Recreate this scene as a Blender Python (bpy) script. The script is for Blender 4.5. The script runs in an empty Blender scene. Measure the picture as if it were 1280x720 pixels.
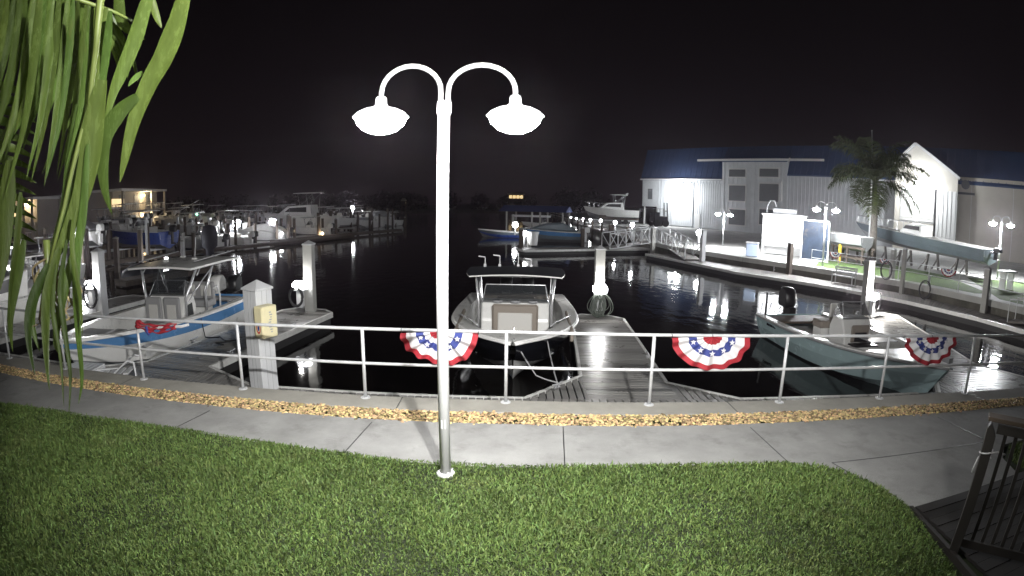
import bpy, bmesh, math, random
import numpy as np
from mathutils import Vector, Matrix, Euler
random.seed(7); np.random.seed(7)
sc = bpy.context.scene
COL = sc.collection
PI = math.pi
# ---------------------------------------------------------------- camera (wide security camera on a wall, 2.9 m up)
F_PX, PITCH, ROLL, CAM_H = 694.2, 0.1557, 0.0161, 2.91
cam = bpy.data.cameras.new('camera'); cam_o = bpy.data.objects.new('camera', cam); COL.objects.link(cam_o)
cam.type = 'PANO'; cam.panorama_type = 'FISHEYE_LENS_POLYNOMIAL'
cam.sensor_fit = 'HORIZONTAL'; cam.sensor_width = 36.0; cam.sensor_height = 20.25
cam.fisheye_fov = math.radians(170)
cam.fisheye_polynomial_k0 = 0.0
cam.fisheye_polynomial_k1 = -1280.0/36.0/F_PX
cam.fisheye_polynomial_k2 = cam.fisheye_polynomial_k3 = cam.fisheye_polynomial_k4 = 0.0
cam.clip_start = 0.02; cam.clip_end = 4000
cam_o.location = (0, 0, CAM_H)
cam_o.matrix_world = Matrix.Translation((0, 0, CAM_H)) @ Matrix.Rotation(PI/2 - PITCH, 4, 'X') @ Matrix.Rotation(ROLL, 4, 'Z')
sc.camera = cam_o
# ---------------------------------------------------------------- world: night sky
W = bpy.data.worlds.new('World'); sc.world = W; W.use_nodes = True
nt = W.node_tree; bg = nt.nodes['Background']
tc = nt.nodes.new('ShaderNodeTexCoord'); sx = nt.nodes.new('ShaderNodeSeparateXYZ'); cr = nt.nodes.new('ShaderNodeValToRGB')
nt.links.new(tc.outputs['Generated'], sx.inputs[0]); nt.links.new(sx.outputs['Z'], cr.inputs[0]); nt.links.new(cr.outputs[0], bg.inputs[0])
els = cr.color_ramp.elements
els[0].position = 0.0; els[0].color = (.0062, .0042, .0050, 1)
els[1].position = 0.55; els[1].color = (.0008, .0008, .0009, 1)
e = els.new(.18); e.color = (.0044, .0031, .0038, 1)
bg.inputs[1].default_value = 1.0
# ---------------------------------------------------------------- exposure
sc.view_settings.view_transform = 'Standard'; sc.view_settings.look = 'None'
sc.view_settings.exposure = 0.0; sc.view_settings.gamma = 1.0; sc.view_settings.use_curve_mapping = False
sc.cycles.max_bounces = 6; sc.cycles.diffuse_bounces = 3; sc.cycles.glossy_bounces = 4; sc.cycles.transmission_bounces = 4
sc.cycles.volume_bounces = 0; sc.cycles.sample_clamp_indirect = 4.0
sc.cycles.use_denoising = True; sc.cycles.caustics_reflective = False; sc.cycles.caustics_refractive = False
sc.cycles.use_light_tree = True

# ---------------------------------------------------------------- measuring: where a sight line of the surveyed photo meets a level or a wall
def ray(px, py):
    dx, dy = px-640, 360-py
    r = math.hypot(dx, dy) or 1e-6; th = r/F_PX
    a, u, f = math.sin(th)*dx/r, math.sin(th)*dy/r, math.cos(th)
    c, s = math.cos(ROLL), math.sin(ROLL); a, u = a*c-u*s, a*s+u*c
    c, s = math.cos(PITCH), math.sin(PITCH)
    return Vector((a, f*c+u*s, -f*s+u*c))
def G(px, py, z=0.0):
    d = ray(px, py); t = (z-CAM_H)/d.z
    return Vector((d.x*t, d.y*t, z))
def GY(px, py, y):
    d = ray(px, py); t = y/d.y
    return Vector((d.x*t, y, CAM_H+d.z*t))
def GR(px, py, r):
    return Vector((0, 0, CAM_H)) + ray(px, py)*r

# ---------------------------------------------------------------- materials
def mat(name, col, rough=.5, metal=0., var=0., vscale=5., bump=0., bscale=40., island=0., spec=.5, coat=0., dirt=None, stretch=None, alpha=1.):
    m = bpy.data.materials.new(name); m.use_nodes = True
    t = m.node_tree; b = t.nodes['Principled BSDF']
    b.inputs['Base Color'].default_value = (*col, 1); b.inputs['Roughness'].default_value = rough
    b.inputs['Metallic'].default_value = metal; b.inputs['Specular IOR Level'].default_value = spec
    b.inputs['Coat Weight'].default_value = coat; b.inputs['Alpha'].default_value = alpha
    co = t.nodes.new('ShaderNodeTexCoord'); src = co.outputs['Object']
    if stretch:
        mp = t.nodes.new('ShaderNodeMapping'); mp.inputs['Scale'].default_value = stretch
        t.links.new(src, mp.inputs[0]); src = mp.outputs[0]
    last = None
    if var:
        n = t.nodes.new('ShaderNodeTexNoise'); n.inputs['Scale'].default_value = vscale; n.inputs['Detail'].default_value = 6; n.inputs['Roughness'].default_value = .65
        t.links.new(src, n.inputs['Vector'])
        r = t.nodes.new('ShaderNodeMapRange'); r.inputs['From Min'].default_value = .3; r.inputs['From Max'].default_value = .7
        r.inputs['To Min'].default_value = 1-var; r.inputs['To Max'].default_value = 1+var
        t.links.new(n.outputs[0], r.inputs[0])
        mx = t.nodes.new('ShaderNodeVectorMath'); mx.operation = 'SCALE'; mx.inputs[0].default_value = col
        t.links.new(r.outputs[0], mx.inputs['Scale']); last = mx.outputs[0]
        rr = t.nodes.new('ShaderNodeMapRange'); rr.inputs['To Min'].default_value = max(.02, rough-.12); rr.inputs['To Max'].default_value = min(1, rough+.12)
        t.links.new(n.outputs[0], rr.inputs[0]); t.links.new(rr.outputs[0], b.inputs['Roughness'])
    if dirt:
        n2 = t.nodes.new('ShaderNodeTexNoise'); n2.inputs['Scale'].default_value = dirt[1]; n2.inputs['Detail'].default_value = 8; n2.inputs['Roughness'].default_value = .7
        t.links.new(src, n2.inputs['Vector'])
        r2 = t.nodes.new('ShaderNodeMapRange'); r2.inputs['From Min'].default_value = dirt[2]; r2.inputs['From Max'].default_value = dirt[2]+.15
        r2.inputs['To Max'].default_value = dirt[3]
        t.links.new(n2.outputs[0], r2.inputs[0])
        mm = t.nodes.new('ShaderNodeMix'); mm.data_type = 'RGBA'; mm.inputs['A'].default_value = (*col, 1); mm.inputs['B'].default_value = (*dirt[0], 1)
        if last is not None: t.links.new(last, mm.inputs['A'])
        t.links.new(r2.outputs[0], mm.inputs['Factor']); last = mm.outputs['Result']
    if island:
        g = t.nodes.new('ShaderNodeNewGeometry'); h = t.nodes.new('ShaderNodeHueSaturation')
        r = t.nodes.new('ShaderNodeMapRange'); r.inputs['To Min'].default_value = 1-island; r.inputs['To Max'].default_value = 1+island
        t.links.new(g.outputs['Random Per Island'], r.inputs[0]); t.links.new(r.outputs[0], h.inputs['Value'])
        wn = t.nodes.new('ShaderNodeTexWhiteNoise'); wn.noise_dimensions = '1D'; t.links.new(g.outputs['Random Per Island'], wn.inputs['W'])
        r3 = t.nodes.new('ShaderNodeMapRange'); r3.inputs['To Min'].default_value = .5-.035*island; r3.inputs['To Max'].default_value = .5+.05*island
        t.links.new(wn.outputs['Value'], r3.inputs[0]); t.links.new(r3.outputs[0], h.inputs['Hue'])
        h.inputs['Color'].default_value = (*col, 1)
        if last is not None: t.links.new(last, h.inputs['Color'])
        last = h.outputs[0]
    if last is not None: t.links.new(last, b.inputs['Base Color'])
    if bump:
        n3 = t.nodes.new('ShaderNodeTexNoise'); n3.inputs['Scale'].default_value = bscale; n3.inputs['Detail'].default_value = 5
        t.links.new(src, n3.inputs['Vector'])
        bp = t.nodes.new('ShaderNodeBump'); bp.inputs['Strength'].default_value = min(1, bump); bp.inputs['Distance'].default_value = .02
        t.links.new(n3.outputs[0], bp.inputs['Height']); t.links.new(bp.outputs[0], b.inputs['Normal'])
    return m
def glow(name, col, s):
    m = bpy.data.materials.new(name); m.use_nodes = True; b = m.node_tree.nodes['Principled BSDF']
    b.inputs['Base Color'].default_value = (.8, .8, .8, 1); b.inputs['Emission Color'].default_value = (*col, 1); b.inputs['Emission Strength'].default_value = s
    return m
M = {}
M['concrete'] = mat('concrete', (.275, .275, .265), .75, var=.20, vscale=1.6, bump=.25, bscale=60, dirt=((.17, .17, .16), 2.0, .52, .65))
M['cap'] = mat('cap_concrete', (.31, .30, .265), .85, var=.14, vscale=2.4, bump=.3, bscale=50, dirt=((.2, .19, .16), 3.1, .58, .5))
M['yard'] = mat('yard_concrete', (.42, .42, .40), .8, var=.2, vscale=.4, dirt=((.22, .22, .2), .5, .52, .6))
M['wallc'] = mat('seawall_concrete', (.09, .085, .07), .9, var=.4, vscale=1.2, bump=.3, bscale=9, dirt=((.04, .045, .03), 1.0, .5, .7))
M['soil'] = mat('soil', (.022, .032, .010), .95, var=.5, vscale=4)
M['earth'] = mat('earth', (.05, .045, .03), .95, var=.4, vscale=.3)
M['grass'] = mat('grass_blade', (.108, .160, .043), .6, var=.34, vscale=.9, island=.5, spec=.3, dirt=((.14, .145, .06), 1.3, .56, .6))
M['yardgrass'] = mat('yard_grass', (.06, .105, .024), .9, var=.4, vscale=3, bump=.8, bscale=30)
M['pebble'] = mat('pebble', (.46, .33, .17), .6, island=.75)
M['white'] = mat('white_metal', (.72, .73, .74), .4, var=.05, vscale=3)
M['galv'] = mat('galvanised_rail', (.62, .63, .64), .36, metal=.25, var=.12, vscale=7)
M['polew'] = mat('lamp_white_paint', (.74, .74, .75), .35, var=.04, vscale=4)
M['gel'] = mat('gelcoat_white', (.80, .80, .78), .3, var=.06, vscale=2, dirt=((.5, .48, .42), 1.4, .62, .4))
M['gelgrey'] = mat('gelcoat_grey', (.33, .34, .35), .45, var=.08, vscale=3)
M['navy'] = mat('gelcoat_black', (.012, .013, .018), .12, coat=.5)
M['blue'] = mat('gelcoat_blue', (.10, .25, .50), .25, var=.05, vscale=2, coat=.3)
M['dblue'] = mat('gelcoat_royal', (.03, .07, .30), .3, var=.1, vscale=2)
M['ice'] = mat('gelcoat_ice_blue', (.46, .61, .63), .25, var=.05, vscale=2, coat=.3)
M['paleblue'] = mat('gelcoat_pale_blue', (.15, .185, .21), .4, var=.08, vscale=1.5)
M['bottom'] = mat('bottom_paint', (.18, .185, .19), .5, var=.2, vscale=3)
M['cush'] = mat('cushion_grey', (.32, .32, .325), .7, bump=.2, bscale=90)
M['cushw'] = mat('cushion_white', (.62, .61, .58), .6, bump=.15, bscale=60)
M['taupe'] = mat('cushion_taupe', (.27, .235, .20), .65, bump=.2, bscale=60)
M['alu'] = mat('polished_pipe', (.75, .76, .78), .25, metal=.6)
M['glass'] = mat('tinted_acrylic', (.05, .055, .06), .06, spec=.8, alpha=.55)
M['black'] = mat('black_plastic', (.012, .012, .013), .35)
M['dark'] = mat('dark_canvas', (.02, .021, .03), .7)
M['rubber'] = mat('hose_rubber', (.028, .028, .03), .5)
M['hoseg'] = mat('grey_green_hose', (.12, .14, .12), .45)
M['dock'] = mat('composite_plank', (.20, .195, .185), .30, var=.07, vscale=2.0, stretch=(1, 1, 1), dirt=((.13, .125, .115), 3.4, .56, .15), island=.30)
M['dockold'] = mat('weathered_plank', (.15, .14, .128), .6, var=.2, vscale=1.5, island=.22)
M['edge'] = mat('dock_edge_white', (.62, .62, .60), .5, var=.1, vscale=5, dirt=((.3, .29, .26), 4, .58, .6))
M['float'] = mat('dock_float', (.02, .02, .02), .7)
M['pilew'] = mat('pile_sleeve', (.55, .56, .57), .5, var=.08, vscale=3, dirt=((.36, .36, .34), 2.0, .58, .5), stretch=(1, 1, .3))
M['pilec'] = mat('pile_grey_concrete', (.36, .36, .34), .75, var=.14, vscale=4, dirt=((.2, .2, .18), 2, .55, .6), stretch=(1, 1, .3))
M['wood'] = mat('pile_wood', (.075, .06, .048), .85, var=.3, vscale=6, stretch=(1, 1, .15), bump=.5, bscale=20)
M['cream'] = mat('cream_plastic', (.72, .66, .42), .5, var=.05, vscale=4)
M['red'] = mat('red_cloth', (.30, .015, .025), .75, var=.12, vscale=9, bump=.2, bscale=120)
M['wcloth'] = mat('white_cloth', (.78, .77, .78), .75, var=.05, vscale=9, bump=.2, bscale=120)
M['bcloth'] = mat('blue_cloth', (.03, .045, .20), .75, var=.12, vscale=9, bump=.2, bscale=120)
M['redp'] = mat('red_print', (.5, .02, .02), .5)
M['deckw'] = mat('dark_deck_wood', (.020, .018, .016), .65, var=.3, vscale=3, stretch=(1, 1, 1), island=.25)
M['railw'] = mat('dark_rail_wood', (.026, .023, .020), .55, var=.25, vscale=4, stretch=(1, 1, .2))
M['railtop'] = mat('worn_rail_top', (.075, .055, .038), .6, var=.3, vscale=5, stretch=(.3, 1, 1))
M['leaf'] = mat('palm_leaflet', (.054, .082, .017), .26, var=.35, vscale=22, island=.45, spec=.7, dirt=((.13, .11, .035), 8, .60, .45), stretch=(2.6, 2.6, .10))
M['leafdry'] = mat('palm_leaf_dry', (.17, .13, .06), .6, var=.3, vscale=14, island=.3)
M['stem'] = mat('palm_stem', (.10, .13, .03), .5, var=.2, vscale=10)
M['trunk'] = mat('palm_trunk', (.17, .155, .135), .9, var=.25, vscale=6, bump=.6, bscale=14)
M['leaf2'] = mat('far_palm_leaf', (.085, .10, .05), .5, island=.45)
M['bush'] = mat('bush_leaf', (.04, .09, .02), .55, island=.5)
M['wildleaf'] = mat('tree_leaf', (.011, .014, .009), .8, island=.5)
M['wallw'] = mat('metal_siding', (.70, .72, .74), .55, var=.08, vscale=.5, dirt=((.5, .51, .51), .35, .55, .5))
M['beige'] = mat('beige_siding', (.60, .565, .50), .65, var=.06, vscale=.6)
M['roof'] = mat('blue_metal_roof', (.04, .075, .17), .45, var=.1, vscale=.4)
M['winshut'] = mat('grey_shutter', (.16, .17, .18), .6, var=.08, vscale=1)
M['trimw'] = mat('white_trim', (.75, .75, .74), .5)
M['louvre'] = mat('white_louvre', (.66, .65, .62), .6)
M['yellow'] = mat('yellow_paint', (.62, .46, .04), .5, var=.1)
M['plaster'] = mat('pale_stucco', (.34, .31, .265), .8, var=.08, vscale=.5)
M['tyre'] = mat('tyre_rubber', (.015, .015, .015), .8)
M['bluebin'] = mat('blue_white_plastic', (.55, .66, .85), .5)
M['canvasblue'] = mat('blue_awning', (.035, .06, .20), .7)
M['mural'] = mat('mural_panel', (.016, .028, .05), .4, var=.5, vscale=1.6, dirt=((.16, .13, .07), 1.1, .56, .9))
M['lens'] = glow('lamp_lens', (1.0, .985, .98), 170)
M['lensfar'] = glow('far_lamp_lens', (.95, .97, 1.0), 1300)
M['lampshade_glow'] = glow('lampshade_glare', (.97, .96, 1.0), 1.8)  # lamp shade given its own glow, in place of glare around the lens
M['bulb'] = glow('small_lamp', (.95, .96, 1.0), 40)
M['bulbw'] = glow('warm_lamp', (1.0, .72, .38), 25)
M['flood'] = glow('flood_lamp', (.95, .98, 1.0), 90)
M['litface'] = glow('backlit_panel', (.93, .96, 1.0), 3)
M['litwin'] = glow('lit_window', (1.0, .72, .34), 1.1)
M['green'] = glow('green_lamp', (.3, 1.0, .6), 6)

def translucent(m, col, f):
    t = m.node_tree; out = [n for n in t.nodes if n.type == 'OUTPUT_MATERIAL'][0]; b = t.nodes['Principled BSDF']
    tr = t.nodes.new('ShaderNodeBsdfTranslucent'); tr.inputs[0].default_value = (*col, 1)
    mx = t.nodes.new('ShaderNodeMixShader'); mx.inputs[0].default_value = f
    t.links.new(b.outputs[0], mx.inputs[1]); t.links.new(tr.outputs[0], mx.inputs[2]); t.links.new(mx.outputs[0], out.inputs['Surface'])
translucent(M['leaf'], (.10, .15, .024), .26); translucent(M['leaf2'], (.06, .08, .03), .25); translucent(M['wcloth'], (.7, .7, .7), .2)
# water: nearly black, faint ripples
def water_mat():
    m = bpy.data.materials.new('dark_water'); m.use_nodes = True; t = m.node_tree; b = t.nodes['Principled BSDF']
    b.inputs['Base Color'].default_value = (.004, .0034, .003, 1); b.inputs['Roughness'].default_value = .055; b.inputs['IOR'].default_value = 1.33
    co = t.nodes.new('ShaderNodeTexCoord'); mp = t.nodes.new('ShaderNodeMapping'); mp.inputs['Scale'].default_value = (1.0, .55, 1)
    t.links.new(co.outputs['Object'], mp.inputs[0])
    n = t.nodes.new('ShaderNodeTexNoise'); n.inputs['Scale'].default_value = 2.2; n.inputs['Detail'].default_value = 3; n.inputs['Roughness'].default_value = .45
    n2 = t.nodes.new('ShaderNodeTexNoise'); n2.inputs['Scale'].default_value = .25; n2.inputs['Detail'].default_value = 1
    t.links.new(mp.outputs[0], n.inputs['Vector']); t.links.new(mp.outputs[0], n2.inputs['Vector'])
    mu = t.nodes.new('ShaderNodeMath'); mu.operation = 'MULTIPLY'; t.links.new(n.outputs[0], mu.inputs[0]); t.links.new(n2.outputs[0], mu.inputs[1])
    bp = t.nodes.new('ShaderNodeBump'); bp.inputs['Strength'].default_value = .5; bp.inputs['Distance'].default_value = .04
    t.links.new(mu.outputs[0], bp.inputs['Height']); t.links.new(bp.outputs[0], b.inputs['Normal'])
    return m
M['water'] = water_mat()

# ---------------------------------------------------------------- mesh building
class MB:
    def __init__(s): s.v = []; s.f = []; s.m = []
    def add(s, vs, fs, m=0):
        o = len(s.v); s.v += [tuple(p) for p in vs]
        for f in fs: s.f.append(tuple(i+o for i in f)); s.m.append(m)
        return s
    def box(s, c, d, rz=0., m=0, rx=0., ry=0.):
        R = Euler((rx, ry, rz)).to_matrix(); c = Vector(c)
        vs = [c + R @ Vector((x*d[0]/2, y*d[1]/2, z*d[2]/2)) for x in (-1, 1) for y in (-1, 1) for z in (-1, 1)]
        return s.add(vs, [(0, 1, 3, 2), (4, 6, 7, 5), (0, 4, 5, 1), (2, 3, 7, 6), (0, 2, 6, 4), (1, 5, 7, 3)], m)
    def bar(s, a, b, w, h, m=0):                      # box from a to b, w wide, h high
        a, b = Vector(a), Vector(b); d = (b-a).normalized()
        up = Vector((0, 0, 1)) if abs(d.z) < .95 else Vector((0, 1, 0))
        x = d.cross(up).normalized(); y = x.cross(d)
        vs = [p + x*i*w/2 + y*j*h/2 for p in (a, b) for i, j in ((-1, -1), (1, -1), (1, 1), (-1, 1))]
        return s.add(vs, [(3, 2, 1, 0), (4, 5, 6, 7), (0, 1, 5, 4), (1, 2, 6, 5), (2, 3, 7, 6), (3, 0, 4, 7)], m)
    def tube(s, pts, r, n=8, m=0, cap=True):
        pts = [Vector(p) for p in pts]; k = len(pts)
        rr = r if isinstance(r, (list, tuple)) else [r]*k
        rings = []; prev = None
        for i, p in enumerate(pts):
            d = (pts[min(i+1, k-1)]-pts[max(i-1, 0)]).normalized()
            if prev is None:
                up = Vector((0, 0, 1)) if abs(d.z) < .9 else Vector((1, 0, 0)); x = d.cross(up).normalized()
            else: x = (prev - d*prev.dot(d)).normalized()
            prev = x; y = d.cross(x)
            rings.append([p + (x*math.cos(2*PI*j/n)+y*math.sin(2*PI*j/n))*rr[i] for j in range(n)])
        vs = [q for R in rings for q in R]; fs = []
        for i in range(k-1):
            for j in range(n): fs.append((i*n+j, i*n+(j+1) % n, (i+1)*n+(j+1) % n, (i+1)*n+j))
        if cap: fs += [tuple(range(n-1, -1, -1)), tuple((k-1)*n+j for j in range(n))]
        return s.add(vs, fs, m)
    def lathe(s, prof, c=(0, 0, 0), n=24, m=0):       # prof: (r, z)
        c = Vector(c); vs = []; fs = []; k = len(prof)
        for r, z in prof:
            for j in range(n): vs.append(c+Vector((r*math.cos(2*PI*j/n), r*math.sin(2*PI*j/n), z)))
        for i in range(k-1):
            for j in range(n): fs.append((i*n+j, i*n+(j+1) % n, (i+1)*n+(j+1) % n, (i+1)*n+j))
        return s.add(vs, fs, m)
    def prism(s, poly, z0, z1, m=0):
        n = len(poly); vs = [(p[0], p[1], z0) for p in poly]+[(p[0], p[1], z1) for p in poly]
        return s.add(vs, [tuple(range(n-1, -1, -1)), tuple(range(n, 2*n))]+[(i, (i+1) % n, n+(i+1) % n, n+i) for i in range(n)], m)
    def side(s, poly, x0, x1, m=0):                   # poly in (y, z), swept along x
        n = len(poly); vs = [(x0, p[0], p[1]) for p in poly]+[(x1, p[0], p[1]) for p in poly]
        return s.add(vs, [tuple(range(n-1, -1, -1)), tuple(range(n, 2*n))]+[(i, (i+1) % n, n+(i+1) % n, n+i) for i in range(n)], m)
    def sweepy(s, poly, y0, y1, m=0):                 # poly in (x, z), swept along y
        n = len(poly); vs = [(p[0], y0, p[1]) for p in poly]+[(p[0], y1, p[1]) for p in poly]
        return s.add(vs, [tuple(range(n)), tuple(range(2*n-1, n-1, -1))]+[(i, n+i, n+(i+1) % n, (i+1) % n) for i in range(n)], m)
    def build(s, name, mats, parent=None, smooth=False, bevel=0., recalc=True):
        me = bpy.data.meshes.new(name); me.from_pydata(s.v, [], s.f)
        for q in (mats if isinstance(mats, (list, tuple)) else [mats]): me.materials.append(M[q] if isinstance(q, str) else q)
        me.polygons.foreach_set('material_index', s.m)
        if recalc:
            b = bmesh.new(); b.from_mesh(me); bmesh.ops.recalc_face_normals(b, faces=b.faces)
            if bevel: bmesh.ops.bevel(b, geom=b.edges[:], offset=bevel, segments=1, affect='EDGES', clamp_overlap=True)
            b.to_mesh(me); b.free()
        if smooth:
            me.polygons.foreach_set('use_smooth', [True]*len(me.polygons))
            if smooth != 'all': me.set_sharp_from_angle(angle=math.radians(38))
        me.update()
        o = bpy.data.objects.new(name, me); COL.objects.link(o)
        if parent is not None: o.parent = parent
        return o
def tag(o, label=None, cat=None, group=None, kind=None):
    if label: o['label'] = label
    if cat: o['category'] = cat
    if group: o['group'] = group
    if kind: o['kind'] = kind
    return o
def thing(name, label, cat, loc=(0, 0, 0), rz=0., group=None):
    o = bpy.data.objects.new(name, None); COL.objects.link(o); o.empty_display_size = .2
    o.location = loc; o.rotation_euler = (0, 0, rz)
    return tag(o, label, cat, group)
def kids(o, table):
    return table.get(o, [])
def dup(o, loc=None, rz=None, label=None, scale=None):
    table = {}
    for q in bpy.data.objects:
        if q.parent: table.setdefault(q.parent, []).append(q)
    def rec(p, par):
        c = p.copy(); COL.objects.link(c)
        if par is not None: c.parent = par
        for ch in table.get(p, []): rec(ch, c)
        return c
    r = rec(o, None)
    if loc is not None: r.location = loc
    if rz is not None: r.rotation_euler = (0, 0, rz)
    if scale is not None: r.scale = scale if isinstance(scale, tuple) else (scale,)*3
    if label: r['label'] = label
    return r
def lamp(name, parent, loc, watts, col=(1, 1, 1), size=.1, spot=None):
    l = bpy.data.lights.new(name, 'SPOT' if spot else 'POINT'); l.energy = watts; l.color = col; l.shadow_soft_size = size
    if spot: l.spot_size = math.radians(spot[0]); l.spot_blend = spot[1]
    o = bpy.data.objects.new(name, l); COL.objects.link(o); o.location = loc
    if parent is not None: o.parent = parent
    return o
# ================================================================ SETTING
WZ, DZ = -1.0, -.6                                  # water level, floating dock level
w = MB(); w.add([(-900, -5, WZ), (900, -5, WZ), (900, 1800, WZ), (-900, 1800, WZ)], [(0, 1, 2, 3)])
tag(w.build('water', 'water'), kind='structure')
RB = [G(-90, 430), G(12, 448), G(82, 461), G(180, 474), G(304, 486), G(457, 497), G(632, 503), G(811, 506), G(974, 503), G(1099, 498), G(1206, 492)]
RB[0] = Vector((-12.7, 7.95, 0))
RB += [Vector((10.2, 6.93, 0)), Vector((12.2, 6.68, 0)), Vector((14.2, 6.4, 0))]
RBX = [Vector((-30, 8.3, 0))]+RB+[Vector((30, 3.6, 0))]
def wall_y(x):
    for a, b in zip(RBX, RBX[1:]):
        if a.x <= x <= b.x: return a.y+(b.y-a.y)*(x-a.x)/(b.x-a.x)
    return RBX[0].y if x < 0 else RBX[-1].y
XS = [-30, -24, -18, -14, -12, -10.5, -8, -6.3, -4.2, -2.1, 0, 2, 4, 6, 8, 10, 12, 14, 18, 24, 30]
def band(a0, a1, z, xs=XS): return [(x, wall_y(x)+a0, z) for x in xs], [(x, wall_y(x)+a1, z) for x in xs]
def ribbon(mb, lo, hi, m=0):
    n = len(lo); return mb.add(lo+hi, [(i, i+1, n+i+1, n+i) for i in range(n-1)], m)
# land under lawn and paving
g = MB(); lo, hi = band(-40, .05, -.05); ribbon(g, lo, hi)
tag(g.build('ground', 'soil'), kind='structure')
# seawall: cap and face, one long concrete wall along the water
sw = thing('seawall', 'pale concrete seawall cap under the pipe railing along the walkway', 'seawall', (0, 0, 0))
cp = MB()
n = len(XS)
prof = [(-.40, -.04), (-.40, -.012), (-.385, 0), (.10, 0), (.115, -.012), (.115, -.22)]
vs = [(x, wall_y(x)+a, z) for x in XS for a, z in prof]; k = len(prof)
cp.add(vs, [(i*k+j, (i+1)*k+j, (i+1)*k+j+1, i*k+j+1) for i in range(n-1) for j in range(k-1)])
cp.build('cap', 'cap', sw)
fc = MB(); ribbon(fc, [(x, wall_y(x)+.06, -3) for x in XS], [(x, wall_y(x)+.06, -.2) for x in XS]); fc.build('wall_face', 'wallc', sw)
for px in (-1.62, 3.33, -6.6, 8.3):
    jn = MB(); jn.box((px, wall_y(px)-.14, .0005), (.014, .49, .004)); jn.build('cap_joint', 'black', sw)
# sidewalk
near = [(-30, 5.2), (-14, 5.45)]+[tuple(G(*p)[:2]) for p in ((0, 505), (70, 514), (140, 525), (210, 535), (280, 545), (350, 557), (430, 568), (500, 576), (560, 581), (630, 583.5), (705, 583.5), (800, 582.5), (900, 580), (980, 580), (1025, 584), (1060, 592), (1085, 602), (1105, 612), (1122, 624), (1140, 638))]
near += [tuple(G(1150, 633)[:2]), (6.35, 4.15), (6.55, 4.7), (7.0, 5.05), (8.2, 5.1), (14, 4.2), (30, 1.0)]
farp = [(x, wall_y(x)-.80) for x in reversed(XS)]
s_ = MB(); s_.prism(near+farp, -.06, -.004); tag(s_.build('sidewalk', 'concrete'), kind='structure')
def groove(mb, a, b, wd=.012):
    a, b = G(*a), G(*b); mb.bar((a.x, a.y, -.003), (b.x, b.y, -.003), wd, .003)
gr = MB()
for a, b in (((8, 474), (-40, 492)), ((262, 513), (206, 541)), ((465, 527), (428, 568)), ((704, 533), (706, 583)), ((938, 534), (987, 579)), ((1040, 578), (1238, 551)), ((1172, 521), (1236, 552)), ((1065, 592), (1040, 578))):
    groove(gr, a, b)
tag(gr.build('sidewalk', 'black'), kind='structure')
# lawn sheet
lawn_poly = [(-30, -12), (3.2, -12), (3.6, 2.2), (4.02, 3.3), (4.25, 3.98)]+[p for p in reversed(near[:22])]
l_ = MB(); l_.prism(lawn_poly, -.05, -.006); tag(l_.build('lawn', 'soil'), kind='structure')
r_ = MB(); r_.prism([(6.5, 1), (6.5, 4.6), (7.0, 4.97), (8.2, 5.02), (14, 4.1), (14, 1)], -.05, -.006); tag(r_.build('lawn', 'soil'), kind='structure')

# ---- grass blades
def inside(px, py, poly):
    poly = np.array(poly); x0, y0 = poly[:, 0], poly[:, 1]; x1, y1 = np.roll(x0, -1), np.roll(y0, -1)
    c = np.zeros(len(px), bool)
    for a, b, d, e in zip(x0, y0, x1, y1):
        with np.errstate(divide='ignore', invalid='ignore'):
            t = ((b > py) != (e > py)) & (px < (d-a)*(py-b)/(e-b)+a)
        c ^= t
    return c
def blades(name, poly, dens, bb, hgt, matname, edge=0.0):
    rng = np.random.default_rng(5)
    n = int((bb[1]-bb[0])*(bb[3]-bb[2])*dens)
    x = rng.uniform(bb[0], bb[1], n); y = rng.uniform(bb[2], bb[3], n)
    # patchiness
    pn = np.sin(x*2.1+np.sin(y*1.7))*.5+np.sin(y*2.9+1.3*np.sin(x*1.3+2))*.5+np.sin(x*5.3+y*4.1)*.3
    k = inside(x, y, poly) & (rng.uniform(size=n) < .78+.22*pn); x, y, pn = x[k], y[k], pn[k]; n = len(x)
    h = hgt*rng.uniform(.4, 1.15, n)*(1+.3*pn)*np.where(rng.uniform(size=n) < .08, 1.6, 1.0); a = rng.uniform(0, 2*PI, n); wd = rng.uniform(.0035, .0085, n)
    lean = rng.uniform(.15, 1.1, n); la = rng.uniform(0, 2*PI, n)
    px, py = np.cos(a)*wd, np.sin(a)*wd
    dx, dy = np.cos(la)*h*lean, np.sin(la)*h*lean
    z = np.full(n, -.008)
    V = np.stack([np.stack([x-px, y-py, z], 1), np.stack([x+px, y+py, z], 1),
                  np.stack([x+px*.9+dx*.35, y+py*.9+dy*.35, z+h*.6], 1), np.stack([x-px*.9+dx*.35, y-py*.9+dy*.35, z+h*.6], 1),
                  np.stack([x+dx, y+dy, z+h*(.95-.3*lean)], 1)], 1).reshape(-1, 3)
    base = np.arange(n)*5
    loops = np.concatenate([np.stack([base, base+1, base+2, base+3], 1), np.stack([base+3, base+2, base+4], 1)], 1).reshape(-1)
    ls = (np.arange(n)[:, None]*7+np.array([0, 4])).reshape(-1); lt = np.tile([4, 3], n)
    me = bpy.data.meshes.new(name); me.vertices.add(len(V)); me.vertices.foreach_set('co', V.ravel())
    me.loops.add(len(loops)); me.loops.foreach_set('vertex_index', loops.astype(np.int32))
    me.polygons.add(len(ls)); me.polygons.foreach_set('loop_start', ls.astype(np.int32)); me.polygons.foreach_set('loop_total', lt.astype(np.int32))
    me.materials.append(M[matname]); me.update(calc_edges=True); me.validate()
    o = bpy.data.objects.new(name, me); COL.objects.link(o); return o
gpoly = [(-9.5, 1.6), (3.4, 1.6), (4.0, 3.2), (4.2, 4.02)]+[(p[0], p[1]+.05+.02*math.sin(p[0]*7)) for p in reversed(near[1:22])]
tag(blades('grass', gpoly, 6600, (-9.5, 4.3, 1.7, 6.0), .050, 'grass'), kind='stuff')
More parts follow.
